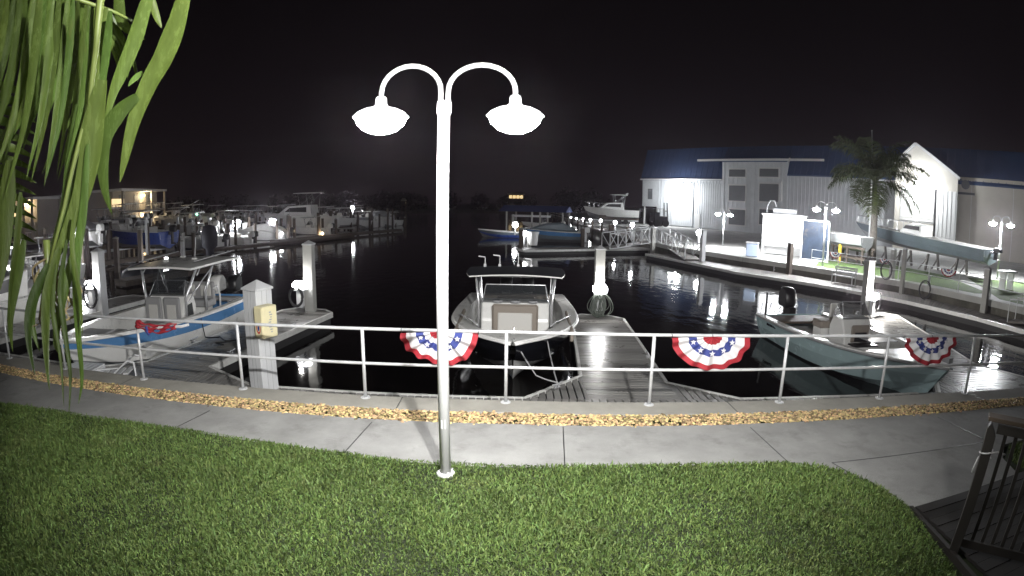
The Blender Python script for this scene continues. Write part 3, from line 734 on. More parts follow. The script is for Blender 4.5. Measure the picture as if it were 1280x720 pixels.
def t_top(root, x0, x1, w, ztop, zdeck, legs_x, legw, mt='gel', under='gelgrey', rods=True, braces=True, pr=.028, thick=.055):
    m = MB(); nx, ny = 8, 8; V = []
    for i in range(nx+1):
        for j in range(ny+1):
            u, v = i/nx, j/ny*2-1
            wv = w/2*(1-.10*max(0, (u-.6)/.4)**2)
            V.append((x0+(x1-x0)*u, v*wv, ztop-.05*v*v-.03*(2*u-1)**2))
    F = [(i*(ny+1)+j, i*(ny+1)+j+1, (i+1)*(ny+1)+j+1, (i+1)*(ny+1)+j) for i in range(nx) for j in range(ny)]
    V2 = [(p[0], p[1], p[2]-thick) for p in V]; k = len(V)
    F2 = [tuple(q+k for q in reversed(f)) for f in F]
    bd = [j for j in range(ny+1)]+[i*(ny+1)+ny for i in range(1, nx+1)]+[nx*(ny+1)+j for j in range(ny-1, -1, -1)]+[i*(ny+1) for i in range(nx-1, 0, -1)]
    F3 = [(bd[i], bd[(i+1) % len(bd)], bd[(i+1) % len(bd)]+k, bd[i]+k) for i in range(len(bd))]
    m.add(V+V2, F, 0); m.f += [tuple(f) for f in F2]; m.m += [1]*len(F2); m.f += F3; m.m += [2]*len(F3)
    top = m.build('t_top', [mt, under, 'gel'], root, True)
    fr = MB(); zl = ztop-.10
    for sg in (-1, 1):
        for lx, tx in legs_x: fr.tube([(lx, sg*legw/2, zdeck), (lx+(tx-lx)*.15, sg*legw/2, zdeck+(zl-zdeck)*.55), (tx, sg*w*.40, zl)], pr, 8)
        fr.tube([(x0+.1, sg*w*.40, zl), (x1-.15, sg*w*.38, zl)], .024, 8)
        if braces and len(legs_x) > 1:
            (a, b), (c, d) = legs_x[0], legs_x[1]
            fr.tube([(a, sg*legw/2, zdeck+(zl-zdeck)*.42), ((a+c)/2, sg*legw/2, zdeck+(zl-zdeck)*.62), (d, sg*w*.40, zl-.08)], .02, 6)
            fr.tube([(b+.02, sg*w*.4, zl-.25), (b+.30*(1 if d > b else -1), sg*w*.39, zl)], .02, 6)
    for tx in (x0+.12, x1-.2): fr.tube([(tx, -w*.40, zl), (tx, w*.40, zl)], .02, 8)
    fr.build('t_top_frame', 'alu', top, 'all')
    if rods:
        for k in range(4):
            q = MB(); yy = w*(-.33+.22*k); q.tube([(x0+.02, yy, ztop-.12), (x0-.10, yy, ztop+.22)], .024, 7); q.build('rod_holder', 'alu', top)
    return top
def cushion(root, name, c, d, mt, rz=0, ry=0, bevel=.04):
    m = MB(); m.box(c, d, rz, 0, 0, ry); return m.build(name, mt, root, bevel=bevel)

# ---- boat A: blue and white centre console, left slip
LA = 8.3
bA = thing('motorboat', 'blue and white centre console boat with hardtop in the left slip', 'boat', (-10.05, 17.1, WZ), math.radians(-87.8), 'boats in the near slips')
S = boat_hull(bA, LA, 3.05, 1.18, .86, ['bottom', 'gel', 'blue'], stripe=.60, floor=.28, deck_from=.82, capw=.24, flare=.84, full=3.0)
c = helm_console(bA, 3.25, 1.30, .28, 1.12)
for sg in (-1, 1):
    q = cushion(c, 'front_seat_back', (3.74, sg*.33, 1.04), (.10, .58, .70), 'cush'); cushion(q, 'seat_inset', (3.795, sg*.33, .96), (.03, .32, .44), 'cushw', bevel=.01)
cushion(c, 'front_seat', (3.95, 0, .62), (.42, 1.25, .16), 'cush')
m = MB(); m.sweepy([(3.05, .72), (3.45, .72), (3.38, 1.10), (3.1, 1.14)], .653, .66); m.build('side_window', 'glass', c)
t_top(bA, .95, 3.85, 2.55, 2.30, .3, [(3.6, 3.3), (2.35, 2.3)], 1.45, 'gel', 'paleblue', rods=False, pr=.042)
m = MB(); m.add([(3.45, -.62, 1.42), (3.45, .62, 1.42), (3.12, .66, 2.18), (3.12, -.66, 2.18)], [(0, 1, 2, 3)]); m.build('enclosure_panel', 'glass', bA, recalc=False)
for i, (xx, yy) in enumerate(((1.6, -.5), (2.2, .3), (2.8, -.4), (1.4, .6))):
    cushion(bA, 'deck_light', (xx, yy, 2.32), (.12, .16, .05), 'gel', bevel=.01)
for sg in (-1, 1):
    m = MB(); m.tube([(3.4, sg*1.0, 2.36), (1.0, sg*1.05, 2.44)], .022, 6); m.build('outrigger', 'alu', bA)
m = MB(); m.tube([(2.0, .2, 2.3), (1.9, .2, 2.95)], .012, 6); m.build('antenna', 'white', bA)
q = cushion(bA, 'leaning_post', (1.75, 0, .88), (.55, 1.25, .22), 'cush')
cushion(q, 'seat_back', (1.52, 0, 1.22), (.12, 1.2, .58), 'cush')
for sg in (-1, 1): cushion(q, 'head_pad', (1.59, sg*.30, 1.24), (.06, .38, .36), 'cushw', bevel=.02)
m = MB(); m.sweepy([(1.5, .28), (2.0, .28), (1.95, .78), (1.55, .78)], -.5, .5); m.build('seat_base', 'gel', q)
for sg in (-1, 1):
    m = MB(); m.tube([(1.35, sg*.68, .45), (1.32, sg*.68, 1.08), (1.46, sg*.66, 1.38), (1.7, sg*.66, 1.33)], .03, 7); m.build('seat_rail', 'white', q, 'all')
for sg in (-1, 1):
    q = cushion(bA, 'bow_seat', (5.5, sg*.82, .62), (1.5, .42, .10), 'cush')
    m = MB(); m.bar((4.8, sg*.82, .45), (6.2, sg*.80, .45), .40, .30); m.build('seat_locker', 'gel', q)
cushion(bA, 'bow_pad', (6.95, 0, 1.10), (.6, .9, .06), 'cush')
cushion(bA, 'stern_seat', (.42, 0, .78), (.4, 1.9, .12), 'cush')
outboard(bA, -.05, -.34, .75, 'gel'); outboard(bA, -.05, .34, .75, 'black')
m = MB(); m.box((8.0, 0, 1.23), (.25, .14, .05)); m.build('anchor_chute', 'alu', bA, bevel=.01)
m = MB()
for k in range(8): m.box((1.9+.09*k, 1.46, .80), (.06, .012, .06+.02*(k % 2)))
m.build('hull_number', 'navy', bA)
for x in (2.0, 6.4):
    for sg in (-1, 1):
        g_ = 1.38 if x < 5 else 1.05
        m = MB(); m.tube([(x-.12, sg*g_, 1.0 if x < 5 else 1.20), (x, sg*g_, 1.02 if x < 5 else 1.22), (x+.12, sg*g_, 1.0 if x < 5 else 1.20)], .018, 6); m.build('cleat', 'alu', bA)

# ---- boat B: dark hull centre console, middle slip
LB_ = 7.4
bB = thing('motorboat', 'black hulled centre console boat with dark T-top in the middle slip', 'boat', (.16, 17.85, WZ+.10), math.radians(-91), 'boats in the near slips')
S = boat_hull(bB, LB_, 3.25, 1.08, .80, ['gel', 'navy', 'navy'], stripe=.5, floor=.30, deck_from=.78, capw=.36, flare=.78, full=3.3)
c = helm_console(bB, 3.75, 1.72, .30, .98)
q = cushion(c, 'front_seat_back', (4.22, 0, .88), (.10, 1.16, .76), 'taupe', bevel=.06); cushion(q, 'seat_inset', (4.275, 0, .82), (.04, .86, .46), 'cushw', bevel=.02)
cushion(c, 'front_seat', (4.42, 0, .52), (.44, 1.1, .16), 'taupe')
for yy in (-.45, 0, .45):
    m = MB(); m.lathe([(.0, .05), (.11, .05), (.14, .0)], (3.98, yy, 1.27), 14); m.build('dash_cover', 'alu', c)
tt = t_top(bB, 2.7, 4.55, 2.5, 2.08, .34, [(4.1, 4.05), (3.25, 3.2)], 1.85, 'dark', 'dark', rods=False, braces=False, thick=.03)
for k, (yy, hh) in enumerate(((-.85, .30), (-.45, .34), (.05, .42), (.4, .26))):
    q = MB(); q.tube([(2.9, yy, 1.98), (2.9, yy, 2.0+hh)], .012, 6); q.box((2.9, yy, 2.06), (.08, .07, .12)); q.bar((2.9, yy, 2.0+hh), (2.9, yy-.18, 2.0+hh+.02), .03, .03)
    q.build('top_light', 'alu', tt)
for sg in (-1, 1):
    m = MB(); m.tube([(2.7, sg*.95, 1.15), (2.5, sg*1.0, 1.95)], .025, 6); m.build('rod_rack', 'alu', bB)
q = cushion(bB, 'leaning_post', (2.3, 0, 1.0), (.5, 1.1, .2), 'taupe'); m = MB(); m.box((2.3, 0, .6), (.4, 1.0, .62)); m.build('seat_base', 'gel', q)
for sg in (-1, 1):
    q = cushion(bB, 'side_bolster', (4.7, sg*1.32, .86), (2.3, .08, .26), 'taupe', rz=-sg*.02, bevel=.02)
    q = cushion(bB, 'bow_seat', (5.2, sg*.66, .66), (.9, .42, .12), 'taupe', rz=-sg*.16)
    m = MB(); m.bar((4.8, sg*.66, .50), (5.6, sg*.52, .50), .36, .22); m.build('seat_locker', 'gel', q)
cushion(bB, 'stern_seat', (.45, 0, .80), (.42, 2.1, .14), 'taupe')
cushion(bB, 'bow_cushion', (5.9, 0, .62), (.3, .9, .1), 'taupe')
for y in (-.36, .36): outboard(bB, -.05, y, .72, 'black')
for sg in (-1, 1):
    m = MB(); m.tube([(4.4, sg*1.36, 1.02), (5.0, sg*1.24, 1.12), (5.8, sg*.92, 1.17), (6.0, sg*.80, 1.12)], .018, 6); m.build('bow_rail', 'alu', bB, 'all')
m = MB(); m.tube([(6.7, .0, 1.14), (6.5, 0, 1.19), (6.3, 0, 1.14)], .02, 6); m.build('cleat', 'alu', bB)

# ---- boat C: pale blue flats boat, right slip
bC = thing('motorboat', 'pale blue open bay boat with white deck in the right slip', 'boat', (9.05, 16.0, WZ), math.radians(-88.5), 'boats in the near slips')
S = boat_hull(bC, 7.3, 3.0, .98, .70, ['ice', 'ice', 'ice'], stripe=.5, floor=.34, deck_from=.66, capw=.24, rubmat='gelgrey', flare=.82)
c = helm_console(bC, 3.3, 1.0, .34, .95)
cushion(c, 'front_seat_back', (3.74, 0, .92), (.06, .62, .46), 'taupe', bevel=.04)
m = MB(); m.box((3.78, 0, .84), (.02, .42, .24)); m.build('console_door', 'black', c, bevel=.02)
cushion(c, 'front_seat', (3.95, 0, .58), (.36, .92, .14), 'gel'); cushion(c, 'seat_pad', (3.95, 0, .665), (.34, .84, .05), 'black', bevel=.015)
m = MB(); m.tube([(3.1, -.46, 1.28), (3.1, -.46, 1.48), (3.1, .46, 1.48), (3.1, .46, 1.28)], .018, 6); m.build('grab_rail', 'alu', c)
q = cushion(bC, 'leaning_post', (2.2, 0, .88), (.5, .95, .22), 'taupe'); m = MB(); m.box((2.2, 0, .58), (.44, .85, .46)); m.build('seat_base', 'gel', q)
cushion(q, 'seat_back', (1.98, .28, 1.2), (.08, .34, .42), 'cushw', bevel=.03)
cushion(bC, 'stern_deck', (.55, 0, .64), (.95, 2.3, .08), 'railtop', bevel=.02)
m = MB(); m.box((4.55, 0, .965), (.62, .9, .02)); m.build('deck_hatch', 'gelgrey', bC)
m = MB(); m.tube([(.3, -1.2, .7), (.3, -1.2, 1.45)], .035, 8); m.build('push_pole_anchor', 'black', bC)
outboard(bC, -.05, 0, .72, 'black', 1.15)
m = MB(); m.tube([(6.9, .22, 1.05), (6.4, .3, 1.12), (5.6, .4, 1.12)], .03, 8); m.box((6.95, .2, 1.08), (.3, .14, .12)); m.build('trolling_motor', 'gelgrey', bC)
m = MB()
for k in range(6): m.box((.9+.1*k, -1.42, .58), (.07, .012, .07))
m.build('hull_number', 'navy', bC)

# ---- boat D: left of the far left finger dock, mostly hidden by the palm
bD = thing('motorboat', 'white cabin boat with slanted dark windscreen at the far left edge', 'boat', (-19.0, 17.4, WZ), math.radians(-88), 'boats in the near slips')
boat_hull(bD, 7.2, 2.8, 1.25, .9, ['bottom', 'gel', 'gel'], stripe=.5, floor=.4, deck_from=.52, capw=.2)
m = MB(); m.sweepy([(2.6, 1.0), (5.2, 1.0), (4.4, 1.75), (3.1, 1.95), (2.5, 1.95)], -1.0, 1.0); q = m.build('cabin', 'gel', bD, bevel=.05)
m = MB(); m.add([(5.15, -.85, 1.10), (5.15, .85, 1.10), (4.46, .8, 1.72), (4.46, -.8, 1.72)], [(0, 1, 2, 3)])
for sg in (-1, 1): m.add([(3.1, sg*1.005, 1.3), (4.6, sg*1.005, 1.3), (4.2, sg*1.005, 1.7), (3.1, sg*1.005, 1.8)], [(0, 1, 2, 3)])
o = m.build('window', 'black', q, recalc=False); o.location = (.012, 0, .012)
t_top(bD, 1.4, 3.2, 2.0, 2.5, .5, [(2.6, 2.7), (1.8, 1.8)], 1.5, 'gel', 'gelgrey', rods=False)
outboard(bD, -.05, 0, .9, 'gel')

# mooring lines
def rope(label, pts, r=.013, mt='black', grp='mooring lines of the near boats'):
    m = MB(); P = [Vector(p) for p in pts]; out = []
    for a, b in zip(P, P[1:]):
        for i in range(8):
            t = i/8; q = a.lerp(b, t); q.z -= .06*math.sin(PI*t)*(a-b).length/2; out.append(q)
    out.append(P[-1]); m.tube(out, r, 6); o = m.build('mooring_line', mt, None, 'all'); return tag(o, label, 'rope', grp)
rope('black mooring line from the blue striped boat to the left finger dock', [(-8.55, 13.3, WZ+1.0), (-8.0, 12.6, DZ+.1)])
rope('dark heap of slack line at the cleat on the left finger dock', [(-8.0, 12.6, DZ+.1), (-7.7, 12.9, DZ+.05), (-7.3, 12.5, DZ+.06), (-7.0, 12.8, DZ+.05), (-7.5, 12.3, DZ+.05), (-7.2, 12.2, DZ+.04)], .02)
rope('left of the two pale bow lines of the black hulled boat', [(.05, 11.0, WZ+1.15), (.5, 10.4, DZ+.15), (.9, 10.12, DZ+.1)], .015, 'cush')
rope('right of the two pale bow lines of the black hulled boat', [(.75, 11.6, WZ+1.1), (.86, 10.6, DZ+.2), (.9, 10.12, DZ+.1)], .015, 'cush')
rope('white bow line of the pale blue boat to the lit finger dock', [(9.25, 9.0, WZ+.98), (9.7, 9.3, DZ+.2), (10.0, 9.75, DZ+.09)], .015, 'wcloth')
# white swim ladder lying on the left walkway
ld = thing('boarding_ladder', 'white pipe boarding steps on the walkway under the blue boat bow', 'ladder', (-7.95, 8.75, DZ), .35)
m = MB()
for sg in (-1, 1): m.tube([(-.75, sg*.24, 0), (-.55, sg*.24, .28), (.0, sg*.24, .3), (.38, sg*.24, .58), (.52, sg*.24, .55), (.55, sg*.24, .1), (.5, sg*.24, 0)], .022, 8)
m.build('side_rail', 'white', ld, 'all')
for k in range(5):
    q = MB(); q.box((-.5+.2*k, 0, .24+.02*k), (.11, .48, .03)); q.build('tread', 'white', ld)
tw = thing('dock_box', 'low white slatted step box under the palm leaf tips', 'dock box', (-8.95, 8.75, DZ), .1)
m = MB(); m.box((0, 0, .16), (.9, .5, .30)); m.build('body', 'white', tw, bevel=.01)
m = MB()
for k in range(6): m.box((-.36+.145*k, 0, .325), (.12, .54, .025))
m.build('lid', 'white', tw)
def HR(px, py, rho):                                  # point on a sight line at horizontal distance rho
    d = ray(px, py); t = rho/math.hypot(d.x, d.y); return Vector((d.x*t, d.y*t, CAM_H+d.z*t))
# ================================================================ OPPOSITE BANK (right)
WP = [(12.2, 150), (11.6, 60), (11.3, 46), (11.7, 40), (14.5, 32.6), (17.2, 27.5), (19.8, 22.5), (20.9, 17.2), (21.6, 12.5), (22.5, 6), (23, -5)]
yd = MB(); yd.prism(WP+[(400, -5), (400, 600), (60, 600), (30, 300)], -.3, -.012)
tag(yd.build('yard_ground', 'yard'), kind='structure')
fsw = thing('seawall', 'dark stained seawall on the far bank below the boat yard', 'seawall', (0, 0, 0))
m = MB()
for (a, b) in zip(WP, WP[1:]):
    d = Vector((b[0]-a[0], b[1]-a[1], 0)).normalized()*.02
    m.bar((a[0], a[1], -.16), (b[0], b[1], -.16), .34, .28)
m.build('cap', 'yard', fsw)
m = MB()
for (a, b) in zip(WP, WP[1:]): m.bar((a[0], a[1], -1.6), (b[0], b[1], -1.6), .28, 2.6)
m.build('wall_face', 'wallc', fsw)
# yard lawns
def ysheet(nm, pts, mt, z=-.006):
    m = MB(); m.add([(p[0], p[1], z) for p in pts], [tuple(range(len(pts)))]); return tag(m.build(nm, mt), kind='structure')
ysheet('yard_lawn', [(17.3, 28.4), (19.0, 25.2), (20.3, 22.5), (21.4, 19.2), (22.6, 19.2), (26, 26.5), (25.5, 31.5), (20.5, 33.0)], 'yardgrass')
ysheet('yard_lawn', [(21.5, 17.6), (22.0, 14), (22.4, 11), (34, 17), (33, 24), (27.5, 25.6)], 'yardgrass')
# far floating dock along that wall
OUT = [(9.7, 39.6), (12.75, 29.6), (15.9, 24.8), (17.9, 20.4), (18.9, 16.6), (19.2, 13.6)]
INN = [(11.45, 40.0), (14.2, 32.4), (16.95, 27.3), (19.55, 22.4), (20.6, 17.2), (21.2, 13.4)]
fd = thing('floating_dock', 'long weathered plank dock floating along the far bank below the yard', 'dock', (0, 0, 0))
m = MB()
for i in range(len(OUT)-1):
    o0, o1, i0, i1 = (Vector((*q, 0)) for q in (OUT[i], OUT[i+1], INN[i], INN[i+1]))
    nb = int((o1-o0).length/.15)
    for k in range(nb):
        t0, t1 = k/nb, (k+.94)/nb
        P = [o0.lerp(o1, t0), o0.lerp(o1, t1), i0.lerp(i1, t1), i0.lerp(i1, t0)]
        z = DZ+random.uniform(-.004, .004); m.add([(p.x, p.y, z) for p in P]+[(p.x, p.y, z-.04) for p in P], [(0, 1, 2, 3), (7, 6, 5, 4), (0, 4, 5, 1), (1, 5, 6, 2), (2, 6, 7, 3), (3, 7, 4, 0)])
m.build('planks', 'dockold', fd)
m = MB()
for a, b in zip(OUT, OUT[1:]): m.bar((a[0], a[1], DZ-.07), (b[0], b[1], DZ-.07), .10, .15)
m.build('edge_trim', 'edge', fd)
m = MB(); m.prism([(p[0]+.08, p[1]+.03) for p in OUT]+[(p[0]-.08, p[1]) for p in reversed(INN)], WZ-.3, DZ-.06); m.build('float', 'float', fd)
# gangway ramp at the near end of that dock
gw = thing('gangway', 'low ramp with thin rails at the near end of the far dock beside the bush', 'gangway', (0, 0, 0))
a, b = Vector((20.1, 15.6, DZ+.05)), Vector((21.9, 11.2, .05))
m = MB(); m.bar(a, b, 1.0, .08); m.build('ramp', 'dockold', gw)
for s in (-.5, .5):
    m = MB(); o = Vector((s, s*.35, 0)); m.tube([a+o, a+o+Vector((0, 0, .9)), b+o+Vector((0, 0, .9)), b+o], .025, 6); m.build('handrail', 'white', gw)
# rail along the far wall top
def along(poly, step):
    out = []; carry = 0
    for a, b in zip(poly, poly[1:]):
        a, b = Vector((*a, 0)), Vector((*b, 0)); L = (b-a).length; s = carry
        while s < L: out.append(a.lerp(b, s/L)); s += step
        carry = s-L
    return out
fr = thing('railing', 'thin white pipe railing along the far bank in front of the yard lawn', 'railing', (0, 0, 0))
rp = [(p[0]+.05, p[1]) for p in ((16.9, 28.3), (17.2, 27.5), (19.8, 22.5), (20.9, 17.2), (21.6, 12.5))]
for z, nm in ((.95, 'top_rail'), (.5, 'middle_rail')):
    m = MB(); m.tube([(p[0], p[1], z) for p in rp], .022, 6); m.build(nm, 'galv', fr)
for p in along(rp, 1.9):
    m = MB(); m.tube([(p.x, p.y, -.03), (p.x, p.y, .95)], .024, 6); m.build('post', 'galv', fr)

# ---- twin lamps of the far bank: copies of the lamp post
for px, py, hy, lab, rz in ((903, 311, 268, 'small white twin lamp post in front of the warehouse shutters', -.40), (1028, 333, 262, 'white twin lamp post beside the bright ice kiosk and the palm', -.55), (1246, 350, 280, 'white twin lamp post by the outboard of the yard boat at the right edge', -.85)):
    b_ = G(px, py); h = HR(px+3, hy, math.hypot(b_.x, b_.y)).z
    fl = dup(lp, b_, rz, lab, h/3.74)
    for q in list(bpy.data.objects):
        if q.name.startswith('lens') and q.parent and q.parent.parent == fl: q.material_slots[0].link = 'OBJECT'; q.material_slots[0].material = M['lensfar']

# ---- warehouse
FA, FB = Vector((26.0, 77.0, 0)), Vector((52.6, 40.0, 0))
fe = (FB-FA).normalized(); fn = Vector((-fe.y, fe.x, 0))
if fn.dot(-FA) < 0: fn = -fn                          # towards the water
def V(px, py, off=0.):
    d = ray(px, py); o = FA+fn*off; t = (o-Vector((0, 0, CAM_H))).dot(fn)/d.dot(fn)
    p = Vector((0, 0, CAM_H))+d*t; return ((p-FA).dot(fe), p.z)
frz = math.atan2(fe.y, fe.x)
wh = thing('warehouse', 'large white metal sided boat storage warehouse with blue roof on the far bank', 'building', FA, frz)
# local axes: x = along the front, -y or +y = towards the water
SY = 1 if Vector((-math.sin(frz), math.cos(frz), 0)).dot(fn) > 0 else -1
def slabf(mb, u0, u1, z0, z1, off, th=.12, m=0): mb.box(((u0+u1)/2, SY*(off-th/2), (z0+z1)/2), (abs(u1-u0), th, abs(z1-z0)), 0, m)
def sheet_ribs(mb, u0, u1, z0, z1, off, step=.55):
    slabf(mb, u0, u1, z0, z1, off)
    u = u0+step/2
    while u < u1-.05: slabf(mb, u-.05, u+.05, z0+.02, z1-.02, off+.045, .06); u += step
uL = V(803, 240)[0]; zE = V(850, 224)[1]; u1 = V(822, 240)[0]; u2 = V(904, 240)[0]; u3 = V(985, 240)[0]; u4 = V(1122, 240)[0]; u5 = V(1197, 240)[0]; uR = V(1300, 240)[0]+25
zG = V(945, 201)[1]; zE2 = V(1010, 219)[1]
m = MB(); sheet_ribs(m, u1, u2, 0, zE, 0); m.build('front_wall', 'wallw', wh); m = MB(); sheet_ribs(m, u3, u4+1, 0, zE2, 0); m.build('front_wall', 'wallw', wh)
m = MB(); sheet_ribs(m, u2, u3, 0, zG, .35, .7); slabf(m, u2, u2+.12, 0, zG, .3, .3); slabf(m, u3-.12, u3, 0, zG, .3, .3); m.build('tall_wall_bay', 'wallw', wh)
m = MB(); slabf(m, uL, u1, V(812, 258)[1], zE, 0); m.box((uL+.1, SY*-6, (V(812, 258)[1]+zE)/2), (.2, 12, zE-V(812, 258)[1])); m.build('raised_end_room', 'wallw', wh)
m = MB(); slabf(m, V(810, 240)[0], V(815.5, 240)[0], V(812, 249)[1], V(812, 236)[1], .03, .06); m.build('window', 'winshut', wh)
for u in (uL+.3, u1-.2):
    m = MB(); m.tube([(u, SY*-.3, 0), (u, SY*-.3, V(812, 258)[1])], .15, 8); m.build('support_post', 'trimw', wh)
m = MB(); slabf(m, u1-.2, u1, 0, zE, -.2, 14); m.box(((uL+u1)/2, SY*-14, 2.5), (u1-uL, .2, 5)); m.build('bay_side_wall', 'wallw', wh)
# windows (three per column in two columns)
for xa, xb, rows in ((912, 932, ((221, 212), (251, 232), (281, 262))), (950, 973.5, ((221, 211), (252, 230), (281, 262)))):
    for lo, hi in rows:
        ua, ub = V(xa, hi, .35)[0], V(xb, hi, .35)[0]; za, zb_ = V((xa+xb)/2, lo, .35)[1], V((xa+xb)/2, hi, .35)[1]
        m = MB(); slabf(m, ua-.18, ub+.18, za-.18, zb_+.18, .44, .10); w_ = m.build('window', 'trimw', wh)
        m = MB(); slabf(m, ua, ub, za, zb_, .47, .08)
        for k in range(1, 6): slabf(m, ua, ub, za+(zb_-za)*k/6-.03, za+(zb_-za)*k/6+.03, .50, .05)
        m.build('shutter', 'winshut', w_)
# sliding doors
for xa, xb in ((839, 866), (868, 902)):
    m = MB(); ua, ub = V(xa, 280)[0], V(xb, 280)[0]; sheet_ribs(m, ua, ub, .15, V(850, 229)[1], .18, .38); m.build('sliding_door', 'wallw', wh)
m = MB(); slabf(m, V(870, 280)[0], V(876, 280)[0], 0, V(872, 267)[1], .30, .08); m.build('door', 'trimw', wh)
m = MB(); q = V(979, 250); m.tube([(q[0], SY*.55, V(979, 251)[1]), (q[0], SY*.55, V(979, 227)[1])], .12, 8); m.build('vent_pipe', 'trimw', wh)
# roof: a slope rising away from the front
def roofquad(mb, u0, u1, z0, z1, run, off0=0.5, ov=.5, th=.18):
    vs = []
    for (u, o, z) in ((u0, off0, z0), (u1, off0, z0), (u1, -run, z1), (u0, -run, z1)): vs.append((u, SY*o, z))
    for p in list(vs): vs.append((p[0], p[1], p[2]-th))
    mb.add(vs, [(0, 1, 2, 3), (7, 6, 5, 4), (0, 4, 5, 1), (1, 5, 6, 2), (2, 6, 7, 3), (3, 7, 4, 0)])
    n = int(abs(u1-u0)/.9)
    for i in range(1, n):
        u = u0+(u1-u0)*i/n; mb.bar((u, SY*off0, z0+.02), (u, SY*-run, z1+.02), .06, .07)
m = MB()
zr = V(950, 183, -1.2)[1]
roofquad(m, uL-.1, u2, zE, zr, 1.2, .35); roofquad(m, u3, uR, zE2, zr, 1.2, .35)
roofquad(m, u2, u3, zG, zr, 1.2, .4)
m.build('roof', 'roof', wh)
m = MB()
# blue fascia drop below the long gutter either side of the tall bay, and the roof's back slope
roofquad(m, uL-.1, uR, zr+.02, zr+.3, 16, -1.25); m.build('flat_roof', 'roof', wh)
m = MB(); m.bar((V(872, 205, 1)[0], SY*1.0, zG+.05), (V(1030, 197, 1)[0], SY*1.0, zG+.05), .22, .28); m.build('gutter', 'trimw', wh)
m = MB(); m.bar((uL-.1, SY*.40, zE-.05), (u2, SY*.40, zE-.05), .12, .2); m.build('eave_trim', 'trimw', wh)
m = MB(); m.box(((uL+uR)/2, SY*-15.4, zr/2), (uR-uL-1, .2, zr)); m.build('rear_wall', 'wallw', wh)
# gabled beige wing
gz0 = V(1197, 221, 1.2)[1]; gzL = V(1120, 203, 1.2)[1]; pk = V(1145, 180, 1.2); ua, ub = V(1119, 240, 1.2)[0], V(1197, 240, 1.2)[0]
um = pk[0]; ze = (gz0+gzL)/2
m = MB(); m.sweepy([(ua, 0), (ub, 0), (ub, gz0), (um, pk[1]), (ua, gzL)], SY*1.2, SY*.9)
for k in range(9):
    z = .6+k*1.0
    if z < ze: slabf(m, ua+.02, ub-.02, z, z+.03, 1.212, .03)
m.build('gable_wall', 'beige', wh)
m = MB()
for (a, za, b, zb_) in ((ua-.3, gzL-.15, um, pk[1]+.12), (um, pk[1]+.12, ub+.3, gz0-.15)):
    m.add([(a, SY*1.45, za), (b, SY*1.45, zb_), (b, SY*-9, zb_), (a, SY*-9, za), (a, SY*1.45, za-.2), (b, SY*1.45, zb_-.2), (b, SY*-9, zb_-.2), (a, SY*-9, za-.2)], [(0, 1, 2, 3), (7, 6, 5, 4), (0, 4, 5, 1), (1, 5, 6, 2), (2, 6, 7, 3), (3, 7, 4, 0)])
m.build('gable_roof', 'roof', wh)
m = MB()
for (a, za, b, zb_) in ((ua-.3, gzL-.22, um, pk[1]+.05), (um, pk[1]+.05, ub+.3, gz0-.22)): m.bar((a, SY*1.5, za), (b, SY*1.5, zb_), .12, .26)
m.build('gable_trim', 'trimw', wh)
m = MB(); slabf(m, ub-.1, uR, 0, V(1240, 223)[1]-.1, .25, .3); m.build('side_wall', 'beige', wh)
for k in range(6):
    m = MB(); slabf(m, ub+1.5+k*5, ub+1.56+k*5, 0, V(1240, 224)[1]-.2, .275, .04); m.build('panel_seam', 'trimw', wh)
for xa, xb in ((1127, 1146), (1149, 1168)):
    a_, b2 = V(xa, 240, 1.2)[0], V(xb, 240, 1.2)[0]; z0, z1 = V(1148, 277, 1.2)[1], V(1148, 237, 1.2)[1]
    m = MB(); slabf(m, a_-.1, b2+.1, z0-.1, z1+.1, 1.25, .08); q = m.build('louvre_window', 'trimw', wh)
    m = MB(); slabf(m, a_, b2, z0, z1, 1.27, .04); nb = 10
    for k in range(nb): slabf(m, a_, b2, z0+(z1-z0)*(k+.15)/nb, z0+(z1-z0)*(k+.75)/nb, 1.32, .05)
    m.build('louvre', 'louvre', q)
a_, b2 = V(1171.5, 240, 1.2)[0], V(1197, 240, 1.2)[0]; z1 = V(1184, 239, 1.2)[1]
m = MB(); slabf(m, a_, b2, .2, z1, 1.30, .1); 
for k in range(5): slabf(m, a_+(b2-a_)*(k+.5)/5-.06, a_+(b2-a_)*(k+.5)/5+.06, .25, z1-.05, 1.35, .06)
m.build('sliding_door', 'trimw', wh)
m = MB(); slabf(m, a_-.25, a_-.05, .2, z1+.1, 1.34, .12); m.build('door_post', 'black', wh)
m = MB(); c = V(1207, 231, .3); m.tube([(c[0], SY*.26, c[1]), (c[0], SY*.40, c[1])], .50, 24); m.build('round_vent', 'winshut', wh)
m = MB(); c = V(1208, 242, .3); slabf(m, c[0]-1.0, c[0]+1.0, c[1]-.12, c[1]+.12, .36, .12); m.build('name_strip', 'winshut', wh)
# flood lamps on the wall
for px, py, off, wt, lab in ((851, 237, .3, 2600, 'glaring white floodlight over the sliding doors of the warehouse'), (1149, 231, 1.3, 2700, 'glaring white floodlight under the gable of the beige wing')):
    u, z = V(px, py, off+.4); p = FA+fe*u+fn*(off+.5)
    t = thing('floodlight', lab, 'floodlight', (p.x, p.y, z), frz, 'floodlights of the warehouse')
    m = MB(); m.box((0, 0, .05), (.8, .35, .5)); m.build('housing', 'gelgrey', t, bevel=.03)
    m = MB(); m.box((0, SY*.18, -.02), (1.1, .10, .9)); m.box((0, 0, -.24), (.9, .4, .14)); m.build('lens', 'flood', t)
    m = MB(); m.bar((0, -SY*.1, .15), (0, -SY*.6, .3), .1, .1); m.build('arm', 'gelgrey', t)
    lamp('lamp_light', t, (0, SY*1.5, -.7), wt*.68, (.93, .97, 1.0), .3)

